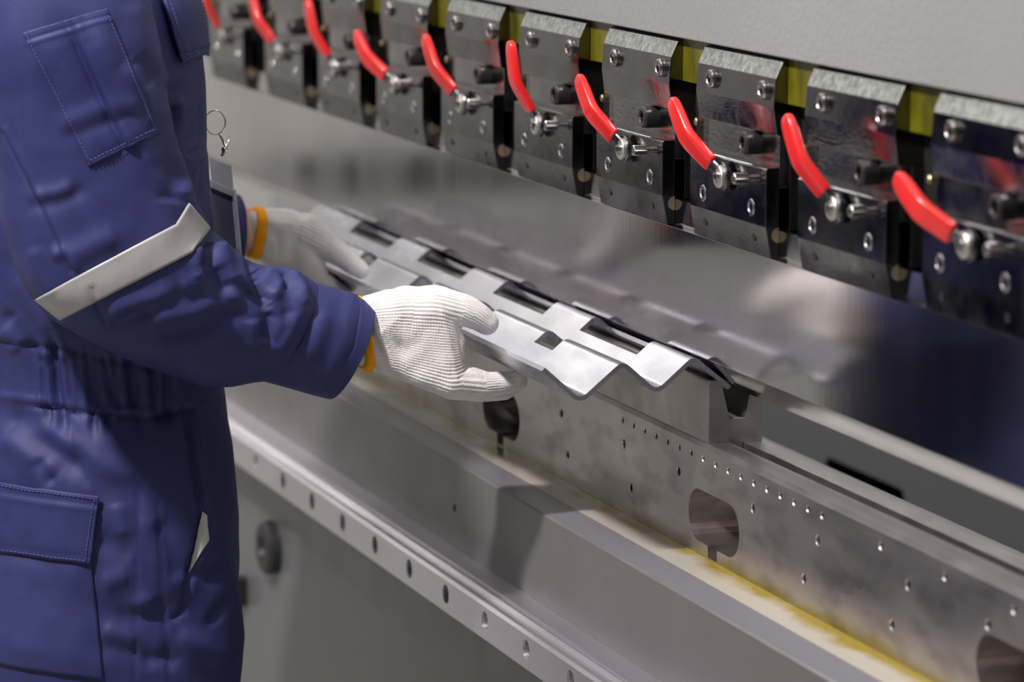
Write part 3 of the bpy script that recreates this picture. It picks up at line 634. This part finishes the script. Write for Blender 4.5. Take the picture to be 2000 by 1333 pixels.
def spheres(mb, specs):
    bm = bmesh.new()
    for x, y, z, r in specs:
        for i in range(1, 8):
            th = PI * i / 8
            for k in range(14):
                a = 2 * PI * k / 14
                bm.verts.new((x + r * math.sin(th) * math.cos(a), y + r * math.sin(th) * math.sin(a), z + r * math.cos(th)))
        bm.verts.new((x, y, z + r)); bm.verts.new((x, y, z - r))
    bmesh.ops.convex_hull(bm, input=bm.verts[:])
    bmesh.ops.delete(bm, geom=[v for v in bm.verts if not v.link_faces], context='VERTS')
    bm.verts.ensure_lookup_table(); bm.verts.index_update()
    mb.add([v.co[:] for v in bm.verts], [[v.index for v in f.verts] for f in bm.faces]); bm.free()

def chain(mb, specs):
    for a, b in zip(specs[:-1], specs[1:]): spheres(mb, [a, b])

def spline(P, n):
    P = [np.array(p, float) for p in P]; out = []
    m = len(P) - 1
    for j in range(n):
        t = j / (n - 1) * m; i = min(int(t), m - 1); u = t - i
        p0 = P[max(i - 1, 0)]; p1 = P[i]; p2 = P[i + 1]; p3 = P[min(i + 2, m)]
        out.append(0.5 * ((2 * p1) + (-p0 + p2) * u + (2 * p0 - 5 * p1 + 4 * p2 - p3) * u * u + (-p0 + 3 * p1 - 3 * p2 + p3) * u ** 3))
    return out

def bulge_tube(B, T, X, HB, n_s, n_a, e=2.2):
    """tube through the profile pairs B/T in the y-z plane; X centre, HB half breadth in x"""
    Bs = spline(B, n_s); Ts = spline(T, n_s); Xs = spline([(x,) for x in X], n_s); Hs = spline([(h,) for h in HB], n_s)
    R = []
    for b, t, x, h in zip(Bs, Ts, Xs, Hs):
        c = (b + t) / 2; u = (t - b) / 2; ring = []
        for k in range(n_a):
            a = 2 * PI * k / n_a; ca, sa = math.cos(a), math.sin(a)
            p = c + u * math.copysign(abs(ca) ** (2 / e), ca)
            ring.append((x[0] + h[0] * math.copysign(abs(sa) ** (2 / e), sa), p[0], p[1]))
        R.append(ring)
    return R

def ellipse_ring(xc, yc, z, rx, ry, n=64, e=2.2):
    out = []
    for k in range(n):
        a = 2 * PI * k / n; ca, sa = math.cos(a), math.sin(a)
        out.append((xc + rx * math.copysign(abs(ca) ** (2 / e), ca), yc + ry * math.copysign(abs(sa) ** (2 / e), sa), z))
    return out

# --- body: one continuous figure (head, neck, trunk, arms to the wrists, legs)
bd = MB()
hx, hy, hz = -0.46, -0.505, 0.645
spheres(bd, [(hx, hy - 0.02, hz + 0.03, 0.078), (hx, hy + 0.025, hz + 0.02, 0.070), (hx, hy + 0.03, hz - 0.055, 0.050), (hx, hy + 0.05, hz - 0.085, 0.030)])
spheres(bd, [(hx, hy + 0.092, hz + 0.005, 0.010), (hx, hy + 0.108, hz - 0.025, 0.013), (hx, hy + 0.08, hz - 0.03, 0.014)])      # nose
spheres(bd, [(hx - 0.02, hy + 0.082, hz - 0.058, 0.008), (hx + 0.02, hy + 0.082, hz - 0.058, 0.008)])                           # lips
for s in (-1, 1):
    spheres(bd, [(hx + s * 0.078, hy - 0.005, hz + 0.015, 0.012), (hx + s * 0.080, hy + 0.0, hz - 0.025, 0.008), (hx + s * 0.066, hy, hz - 0.005, 0.014)])   # ears
    spheres(bd, [(hx + s * 0.012, hy + 0.088, hz + 0.028, 0.006), (hx + s * 0.05, hy + 0.076, hz + 0.03, 0.007)])               # brow
spheres(bd, [(hx, hy - 0.02, hz - 0.06, 0.055), (hx, hy - 0.03, 0.46, 0.058)])
spheres(bd, [(-0.60, -0.53, 0.40, 0.04), (-0.32, -0.53, 0.40, 0.04), (hx, -0.525, 0.44, 0.05), (-0.56, -0.52, 0.30, 0.09), (-0.36, -0.52, 0.30, 0.09)])
spheres(bd, [(-0.56, -0.52, 0.30, 0.09), (-0.36, -0.52, 0.30, 0.09), (-0.51, -0.51, 0.04, 0.075), (-0.41, -0.51, 0.04, 0.075)])
spheres(bd, [(-0.51, -0.51, 0.04, 0.075), (-0.41, -0.51, 0.04, 0.075), (-0.54, -0.505, -0.12, 0.08), (-0.385, -0.505, -0.12, 0.08)])
for xx in (-0.375, -0.55):
    chain(bd, [(xx, -0.505, -0.12, 0.085), (xx, -0.50, -0.48, 0.058), (xx, -0.51, -0.62, 0.055), (xx, -0.515, -0.90, 0.040)])
chain(bd, [(-0.30, -0.545, 0.38, 0.045), (-0.245, -0.545, 0.17, 0.046), (-0.245, -0.42, 0.112, 0.038), (-0.262, -0.305, 0.083, 0.029)])
chain(bd, [(-0.62, -0.545, 0.38, 0.045), (-0.70, -0.56, 0.17, 0.046), (-0.755, -0.42, 0.130, 0.036), LWRIST[0], LWRIST[1]])
person = remesh('person', bd, 0.006, 6, M['skin'])
tag(person, 'person in navy coveralls and white knit gloves, holding the zigzag sheet with both hands', 'person')
def eye(s):
    k = MB(); spheres(k, [(hx + s * 0.031, hy + 0.073, hz + 0.008, 0.0115)]); o = k.make('eye', M['lining'], person, smooth=True); return o
eye(-1); eye(1)
hb = MB(); spheres(hb, [(hx, hy - 0.028, hz + 0.045, 0.084), (hx, hy + 0.012, hz + 0.055, 0.074), (hx, hy - 0.045, hz - 0.01, 0.068)])
remesh('hair', hb, 0.008, 3, M['hair'], person)

# --- coverall: trunk, legs and far sleeve in one cloth
cv = MB()
TR = [(0.505, -0.53, 0.068, 0.066), (0.475, -0.53, 0.11, 0.085), (0.455, -0.53, 0.165, 0.105), (0.42, -0.53, 0.20, 0.125), (0.36, -0.534, 0.205, 0.138), (0.25, -0.531, 0.19, 0.140), (0.12, -0.522, 0.178, 0.134),
      (0.03, -0.510, 0.168, 0.131), (-0.05, -0.511, 0.180, 0.141), (-0.13, -0.508, 0.190, 0.145), (-0.19, -0.508, 0.188, 0.143), (-0.25, -0.508, 0.175, 0.13)]
Zs = spline([(a,) + b for a, b in zip([t[0] for t in TR], [t[1:] for t in TR])], 70)
cv.rings([ellipse_ring(-0.46, z[1], z[0], z[2], z[3], 72) for z in Zs])
for xx, yo in ((-0.372, 0.0), (-0.555, 0.006)):
    LG = [(-0.06, -0.508, 0.075, 0.10), (-0.15, -0.510, 0.095, 0.126), (-0.24, -0.513, 0.104, 0.138), (-0.33, -0.516, 0.100, 0.132), (-0.50, -0.52, 0.088, 0.108), (-0.70, -0.53, 0.085, 0.100), (-0.90, -0.535, 0.082, 0.098), (-0.925, -0.535, 0.081, 0.097)]
    cv.rings([ellipse_ring(xx, y + yo, z, rx, ry, 48) for z, y, rx, ry in LG])
spheres(cv, [(-0.60, -0.535, 0.395, 0.075), (-0.69, -0.555, 0.25, 0.068)])
spheres(cv, [(-0.69, -0.555, 0.25, 0.068), (-0.715, -0.565, 0.16, 0.068)])
spheres(cv, [(-0.715, -0.565, 0.16, 0.068), (-0.755, -0.42, 0.130, 0.058)])
spheres(cv, [(-0.755, -0.42, 0.130, 0.056), (-0.757, -0.385, 0.13, 0.047)])
spheres(cv, [(-0.33, -0.535, 0.39, 0.078), (-0.26, -0.55, 0.33, 0.075)])
def ring_xz(c, r, n=40): return [(c[0] + r * math.cos(2 * PI * k / n), c[1], c[2] + r * math.sin(2 * PI * k / n)) for k in range(n)]
cv.rings([ring_xz((-0.757, -0.40, 0.130), 0.046), ring_xz(LSLV, 0.043)])
coverall = remesh('coverall', cv, 0.0036, 7, M['navy'], person)
fold(coverall, TOR_FOLDS, -0.29, gain=1.35, rough=0.0011, rscale=38)
fold(coverall, CH_FOLDS, -0.36, rough=0.0004, rscale=120, seed=9)

def bvh(o):
    me = o.data; return BVHTree.FromPolygons([v.co[:] for v in me.vertices], [p.vertices[:] for p in me.polygons])

def lay(tree, y, z, x0, off):
    p = Vector((x0, y, z)); h = tree.ray_cast(p - SEW * 0.35, SEW, 0.8)
    if h[0] is None:
        h = tree.find_nearest(p); n = h[1]
        if n.dot(SEW) > 0: n = -n
        return Vector(h[0]) + n * off
    n = h[1]
    if n.dot(SEW) > 0: n = -n
    return h[0] + n * off

def patch(name, tree, quad, x0, off, m, parent, nu=40, nv=40, thick=0.0016, puff=0.0, lines=(), hem=0.0, smooth=2):
    """cloth piece sewn over the bilinear quad (a b c d, a-b top edge)"""
    a, b, c, d = [np.array(q) for q in quad]; V = []
    for j in range(nv + 1):
        for i in range(nu + 1):
            u, v = i / nu, j / nv
            q = (a * (1 - u) + b * u) * (1 - v) + (d * (1 - u) + c * u) * v
            e = min(u, 1 - u, v, 1 - v)
            o = off + puff * min(1, e * 6)
            for (ax, at, w, am) in lines:
                o += am * math.exp(-(((u if ax == 'u' else v) - at) / w) ** 2)
            V.append(lay(tree, q[0], q[1], x0, o))
    for it in range(smooth):
        W = [v.copy() for v in V]
        for j in range(nv + 1):
            for i in range(nu + 1):
                nb = [W[jj * (nu + 1) + ii] for ii, jj in ((i - 1, j), (i + 1, j), (i, j - 1), (i, j + 1)) if 0 <= ii <= nu and 0 <= jj <= nv]
                if len(nb) == 4: V[j * (nu + 1) + i] = W[j * (nu + 1) + i] * 0.5 + sum(nb, Vector()) * 0.125
    F = [(j * (nu + 1) + i, j * (nu + 1) + i + 1, (j + 1) * (nu + 1) + i + 1, (j + 1) * (nu + 1) + i) for j in range(nv) for i in range(nu)]
    o = mesh(name, V, F, m, parent, smooth=True)
    s = o.modifiers.new('thick', 'SOLIDIFY'); s.thickness = thick; s.offset = 0
    return o

cov = bvh(coverall)
patch('chest_pocket_flap', cov, [FLAP[0], FLAP[3], FLAP[2], FLAP[1]], -0.36, 0.006, M['navy'], coverall, 30, 40, 0.003, 0.001, [('v', 0.90, 0.02, -0.0012), ('v', 0.86, 0.02, 0.001), ('u', 0.1, 0.025, -0.0010), ('u', 0.9, 0.025, -0.0010)])
patch('thigh_pocket', cov, TPOCK, -0.29, 0.0016, M['navy'], coverall, 40, 44, 0.0018, 0.003, [('u', 0.965, 0.008, -0.0008), ('v', 0.94, 0.01, -0.0008)])
patch('thigh_pocket_flap', cov, TFLAP, -0.29, 0.0055, M['navy'], coverall, 50, 30, 0.0022, 0.001, [('v', 0.13, 0.03, -0.0014), ('v', 0.20, 0.03, 0.0012), ('u', 0.955, 0.008, -0.0010), ('v', 0.90, 0.02, -0.0010)])
patch('pocket_lining', cov, LINING, -0.29, 0.0015, M['lining'], coverall, 8, 16, 0.001)

# --- near sleeve, cuff, band, pocket
NS = 12
sl = MB(); XC = SLV_X
HB = [0.045, 0.072, 0.080, 0.078, 0.078, 0.078, 0.076, 0.075, 0.073, 0.068, 0.061, 0.057, 0.052]
sl.rings(bulge_tube(SLV_B, SLV_T, XC, HB, 330, 260), True, True)
sleeve = sl.make('sleeve', M['navy'], coverall, smooth=True)
fold(sleeve, SLV_FOLDS, -0.17, gain=1.3, rough=0.0013, rscale=42, seed=8)
fold(sleeve, [], -0.17, rough=0.0004, rscale=130, seed=18)
slv = bvh(sleeve)
cu = MB()
outer = bulge_tube(CUF_B, CUF_T, [-0.261, -0.262, -0.264, -0.265], [0.054, 0.053, 0.052, 0.051], 60, 120)
inner = bulge_tube(CUF_B, CUF_T, [-0.261, -0.262, -0.264, -0.265], [0.051, 0.050, 0.049, 0.048], 12, 120)
def shrink(r, d):
    c = np.mean(np.array(r), 0); return [tuple(c + (np.array(p) - c) * (1 - d / max(np.linalg.norm(np.array(p) - c), 1e-6))) for p in r]
inner = [shrink(outer[i], 0.0025) for i in (59, 55, 45, 30, 15, 4)]
cu.rings([shrink(outer[0], 0.004)] + outer + inner, True, False)
cuff = cu.make('sleeve_cuff', M['navy'], coverall, smooth=True)
fold(cuff, CUF_FOLDS, -0.215, rough=0.0006, rscale=40, seed=5)
patch('sleeve_pocket', slv, P_SLV, -0.17, 0.0012, M['navy'], sleeve, 60, 90, 0.0018, 0.0016, [('v', 0.055, 0.008, -0.0010), ('v', 0.085, 0.012, 0.0012), ('u', 0.03, 0.012, -0.0008), ('v', 0.975, 0.008, -0.0008), ('u', 0.62, 0.06, 0.0035), ('u', 0.50, 0.05, -0.002)])
def strip2(name, tree, qa, qb, x0, off, m, parent):
    V = []; nu = 46; nvv = 12; F = []
    cols = []
    for i in range(nu + 1): cols.append((np.array(qa[0]) * (1 - i / nu) + np.array(qa[1]) * i / nu, np.array(qa[2]) * (1 - i / nu) + np.array(qa[3]) * i / nu))
    for i in range(1, 13): cols.append((np.array(qb[0]) * (1 - i / 12) + np.array(qb[1]) * i / 12, np.array(qb[2]) * (1 - i / 12) + np.array(qb[3]) * i / 12))
    for t, bt in cols:
        for j in range(nvv + 1):
            q = t * (1 - j / nvv) + bt * j / nvv
            V.append(lay(tree, q[0], q[1], x0, off))
    for i in range(len(cols) - 1):
        for j in range(nvv):
            a = i * (nvv + 1) + j; F.append((a, a + nvv + 1, a + nvv + 2, a + 1))
    o = mesh(name, V, F, m, parent, smooth=True)
    s = o.modifiers.new('thick', 'SOLIDIFY'); s.thickness = 0.0012; s.offset = 0; return o
def stitches(name, tree, pts, x0, off, parent, closed=False):
    L = [np.array(q) for q in pts]
    if closed: L.append(L[0])
    P = []
    for a, b in zip(L[:-1], L[1:]):
        n = max(2, int(np.linalg.norm(b - a) / 0.004))
        for i in range(n): P.append(lay(tree, *(a + (b - a) * i / n), x0, off))
    P.append(lay(tree, *L[-1], x0, off))
    m = MB()
    for i in range(len(P) - 1):
        a, b = P[i], P[i + 1]; d = (b - a)
        if d.length > 0.012 or d.length < 1e-5: continue
        t = tube([a + d * 0.08, a + d * 0.72], 0.00045, 6); m.add(t.v, t.f)
    o = m.make(name, M['seam'], parent); o['kind'] = 'stuff'; return o
def inset(q, k):
    q = [np.array(p) for p in q]; c = sum(q) / len(q); out = []
    for p in q:
        d = c - p; out.append(p + d / np.linalg.norm(d) * k)
    return out
strip2('reflective_band', slv, (BAND[0], BAND[1], BAND[3], BAND[4]), (BAND[1], BAND[2], BAND[4], BAND[5]), -0.17, 0.0016, M['reflective'], sleeve)

stitches('pocket_stitching', slv, [inset(P_SLV, 0.006)[i] for i in (0, 3, 2, 1)], -0.17, 0.0042, sleeve)
F4 = [FLAP[0], FLAP[1], FLAP[2], FLAP[3]]
stitches('flap_stitching', cov, [inset(F4, 0.008)[i] for i in (0, 1, 2, 3)], -0.36, 0.0092, coverall)
stitches('flap_stitching', cov, inset(F4, 0.003)[1:3], -0.36, 0.0092, coverall)
stitches('thigh_flap_stitching', cov, [inset(TFLAP, 0.006)[i] for i in (0, 1, 2, 3)], -0.29, 0.0078, coverall)
# --- boots
for s, xx in ((1, -0.372), (-1, -0.555)):
    k = MB(); spheres(k, [(xx, -0.55, -0.935, 0.042), (xx, -0.52, -0.86, 0.052)]); spheres(k, [(xx, -0.55, -0.935, 0.042), (xx + 0.01 * s, -0.40, -0.94, 0.036), (xx - 0.01 * s, -0.36, -0.945, 0.032)])
    b_ = remesh('boot', k, 0.006, 4, M['boot'], person)
    k = MB(); k.prism([(-0.60, -0.98), (-0.325, -0.98), (-0.32, -0.962), (-0.60, -0.962)], xx - 0.043, xx + 0.043); k.make('sole', M['dark_steel'], b_, bevel=0.006)

# --- gloves
def glove(parts, chains, voxel, axis, up, fingers, name, nribs=98, amp=0.00056):
    g = MB()
    for p in parts: spheres(g, p)
    for c in chains: chain(g, c)
    o = remesh(name, g, voxel, 9, M['glove'], person)
    me = o.data; co = coords(me); nr = normals(me)
    A = np.array([a[:3] for a in axis]); best = np.full(len(co), 1e9); foot = np.zeros_like(co); sl_ = np.zeros(len(co)); acc = 0
    dirs = np.zeros_like(co)
    for i in range(len(A) - 1):
        d = A[i + 1] - A[i]; L = np.linalg.norm(d); t = np.clip(((co - A[i]) @ d) / L ** 2, -5 if i == 0 else 0, 1)
        f = A[i] + t[:, None] * d; ds = np.linalg.norm(co - f, axis=1); m = ds < best
        best[m] = ds[m]; foot[m] = f[m]; sl_[m] = (acc + t * L)[m]; dirs[m] = (d / L); acc += L
    v = co - foot; up = np.array(up)
    e1 = up - (dirs @ up)[:, None] * dirs; e1 /= np.linalg.norm(e1, axis=1)[:, None]; e2 = np.cross(dirs, e1)
    phi = np.arctan2((v * e2).sum(1), (v * e1).sum(1))
    ph = phi * nribs; s = sl_
    # fingers and thumb carry ribs of their own along their length
    for c in fingers:
        B_ = np.array([p[:3] for p in c]); rr = np.array([p[3] for p in c])
        for i in range(1, len(B_) - 1):
            d = B_[i + 1] - B_[i]; L = np.linalg.norm(d); t = np.clip(((co - B_[i]) @ d) / L ** 2, -0.2 if i == 1 else 0, 1.5)
            f = B_[i] + t[:, None] * d; ds = np.linalg.norm(co - f, axis=1) ; R_ = rr[i] + (rr[i + 1] - rr[i]) * np.clip(t, 0, 1)
            m = (ds < R_ * 1.18) & (t > -0.1)
            dd = d / L; u1 = up - dd * (up @ dd); u1 /= np.linalg.norm(u1); u2 = np.cross(dd, u1); w = co - f
            ph[m] = (np.arctan2(w @ u2, w @ u1) * round(2 * PI * rr[i] / 0.0029))[m]
            s[m] = (t * L)[m]
    rib = np.cos(ph); stitch = np.cos(s * 2 * PI / 0.0028 + np.sign(np.sin(ph)) * 0.9)
    d = amp * (rib * 0.75 - 0.25 * (rib < -0.4)) + amp * 0.28 * stitch * (rib > -0.3) + 0.0007 * smooth_noise(co, 70, 5) + 0.00035 * smooth_noise(co, 190, 6)
    wr = np.exp(-((sl_ - 0.055) / 0.030) ** 2)
    d += 0.0010 * wr * np.sin(phi * 9 + 6 * np.sin(sl_ * 60))
    put(me, co + nr * d[:, None]); return o
rg = glove([RW, RP1, RP2, RWEB], [RTH, RIX, RMD, RRG, RLT], 0.00095, RAXIS, (0, 0, 1), [RTH, RIX, RMD, RRG, RLT], 'glove')
lg = glove([LW, LP], [LTH] + LFS, 0.0014, LAXIS, (0, 0, 1), [LTH] + LFS, 'glove', 80, 0.0004)

def wristband(path_o, parent, zc):
    pass
def band_around(o, c, ax, w, r_out, parent, n=96):
    """elastic edge ring hugging the glove's wrist opening"""
    tree = bvh(o); ax = Vector(ax).normalized(); u = ax.cross(Vector((0.1, 0.2, 1))).normalized(); v = ax.cross(u); R = []
    for k in range(n):
        a = 2 * PI * k / n; dr = math.cos(a) * u + math.sin(a) * v
        row = []
        for q, off in ((-w, 0.0002), (-w, 0.0022), (-w * 0.4, 0.0034), (w * 0.4, 0.0034), (w, 0.0022), (w, 0.0002)):
            o_ = Vector(c) + ax * q; h = tree.ray_cast(o_ + dr * 0.12, -dr, 0.2)
            p = h[0] if h[0] is not None else o_ + dr * r_out
            row.append(p + dr * (off + 0.0004 * math.sin(37 * a + 300 * q)))
        R.append(row)
    m = MB(); N = 6; V = []; F = []
    for row in R: V += row
    for k in range(n):
        for j in range(N):
            F.append((k * N + j, k * N + (j + 1) % N, ((k + 1) % n) * N + (j + 1) % N, ((k + 1) % n) * N + j))
    m.add(V, F); return m.make('wrist_edge', M['orange'], parent, smooth=True)
band_around(rg, RBAND[:3], RBAND[3:], 0.0042, 0.04, rg)
band_around(lg, LBAND[:3], LBAND[3:], 0.0045, 0.035, lg)

# ------------------------------------------------------------------ id badge hanging on the worker's chest
badge = empty('id_badge', (-0.43, -0.371, 0.25))
tag(badge, 'clear plastic badge holder with a grey card clipped to the worker\'s chest front', 'badge')
RING = [(a, b_ + 0.005, c_) for a, b_, c_ in RING]
RC = Vector(RING[0])
k = tube([RC + Vector((0, 0, 0)) + Vector((0.0035 * math.sin(2 * PI * i / 30), (0.0055 + 0.0042) * math.sin(2 * PI * i / 30) - 0.004, 0.0125 * math.cos(2 * PI * i / 30))) for i in range(30)], 0.0008, 8, True)
pchild(k, 'key_ring', M['chrome'], badge, smooth=True)
k = tube([Vector(RING[0]) + Vector((0, 0.001, -0.0125)), Vector(RING[1]) + Vector((0, 0, 0.008))], 0.0016); k2 = tube([Vector(RING[1]) + Vector((0, 0.0, 0.010)), Vector(RING[1]) + Vector((0.002, 0.0045, -0.004)), Vector(RING[2])], 0.0015)
k.add(k2.v, k2.f); k3 = tube([Vector(RING[1]) + Vector((0, 0.009, 0.006)), Vector(RING[1]) + Vector((0, 0.001, -0.006)), Vector(RING[2]) + Vector((0, 0.002, 0))], 0.0013); k.add(k3.v, k3.f)
k4 = MB(); spheres(k4, [(RING[1][0], RING[1][1] + 0.003, RING[1][2] - 0.004, 0.0035)]); k.add(k4.v, k4.f)
pchild(k, 'clip', M['chrome'], badge, smooth=True)
X1 = -0.400; X0 = -0.500; yT, zT = BADGE[0][1] + 0.004, BADGE[0][2]; sl_y = (BADGE[1][1] - yT) / (BADGE[1][2] - zT)
def yat(z): return yT + (z - zT) * sl_y
ZT, ZB = zT + 0.034, zT - 0.085
def slabq(xa, xb, za, zb, t0, t1, x_round=0.0):
    m = MB(); V = [(x, yat(z) + t, z) for t in (t0, t1) for z in (za, zb) for x in (xa, xb)]
    return m.add(V, [(0, 1, 3, 2), (4, 6, 7, 5), (0, 4, 5, 1), (2, 3, 7, 6), (0, 2, 6, 4), (1, 5, 7, 3)])
m = slabq(X0, X1, ZB, zT + 0.009, -0.0016, 0.0016)
m.add(slabq(X0 + 0.006, X1 - 0.006, zT + 0.009, ZT, -0.0006, 0.0006).v, slabq(0, 1, 0, 1, 0, 1).f)
pchild(m, 'plastic_sleeve', M['plastic'], badge, bevel=0.0005)
pchild(slabq(X0 + 0.004, X1 - 0.006, ZB + 0.030, zT - 0.004, -0.0024, -0.0018), 'card', M['card'], badge)
pchild(slabq(X0 + 0.004, X1 - 0.006, zT - 0.004, zT + 0.002, -0.0024, -0.0018), 'card_header', M['card_navy'], badge)
pchild(slabq(X0 + 0.004, X1 - 0.006, ZB + 0.004, ZB + 0.0298, -0.0024, -0.0018), 'card_footer', M['card_navy'], badge)


# ------------------------------------------------------------------ room
def slab(name, x0, x1, y0, y1, z0, z1, m): return structure(MB().box(x0, x1, y0, y1, z0, z1).make(name, m))
slab('floor', -9, 6, -6, 3, -1.08, -0.98, M['concrete'])
slab('wall_back', -9, 6, 2.5, 2.6, -0.98, 3.4, M['wall_paint'])
slab('wall_front', -9, 6, -6.1, -6, -0.98, 3.4, M['wall_paint'])
slab('wall_far', -9.1, -9, -6, 2.5, -0.98, 3.4, M['wall_light'])
slab('mirrored_strip_1', -9, -8.97, -6, -2.05, -0.81, -0.725, M['dark_steel'])  # added dark strips, out of view, mirrored as bands in the blade
slab('mirrored_strip_2', -9, -8.97, -6, -2.2, -0.875, -0.83, M['dark_steel'])
slab('wall_near', 6, 6.1, -6, 2.5, -0.98, 3.4, M['wall_dim'])
slab('ceiling', -9, 6, -6, 2.5, 3.4, 3.5, M['ceiling_paint'])

def ceiling_lamp(x, y):
    t = empty('ceiling_lamp', (x, y, 3.4))
    MB().box(-0.75, 0.75, -0.17, 0.17, -0.10, 0).make('housing', M['lamp_body'], t)
    MB().box(-0.72, 0.72, -0.15, 0.15, -0.115, -0.10).make('diffuser', M['tube_glow'], t)
    return tag(t, 'long ceiling lamp lighting the workshop, out of the frame above', 'ceiling lamp', 'ceiling lamps over the workshop')
for x in (-7, -4.2, -1.4, 1.4):
    for y in (-4.4, -2.2, -0.5, 1.1):
        ceiling_lamp(x, y)

def area(name, loc, target, size, power, col=(1, 1, 1)):
    d = bpy.data.lights.new(name, 'AREA'); d.energy = power; d.size = size; d.shape = 'DISK'; d.color = col
    o = bpy.data.objects.new(name, d); C.objects.link(o); o.location = loc
    o.rotation_euler = (Vector(target) - Vector(loc)).to_track_quat('-Z', 'Y').to_euler(); return o
area('work_lamp', (0.55, -1.75, 2.2), (-0.2, -0.2, 0.0), 0.18, 92, (1.0, 0.93, 0.95))

area('flood_lamp', (-5.2, -0.62, 2.15), (0.0, -0.12, 0.06), 0.30, 1.3, (1.0, 0.95, 0.86))
w = bpy.data.worlds.new('world'); bpy.context.scene.world = w; w.use_nodes = True
w.node_tree.nodes['Background'].inputs[0].default_value = (0.8, 0.82, 0.85, 1)
w.node_tree.nodes['Background'].inputs[1].default_value = 0.04

sc = bpy.context.scene
sc.view_settings.view_transform = 'Standard'; sc.view_settings.look = 'None'
sc.view_settings.exposure = 0.32; sc.view_settings.gamma = 1.0
sc.view_settings.use_curve_mapping = False
sc.cycles.use_denoising = True
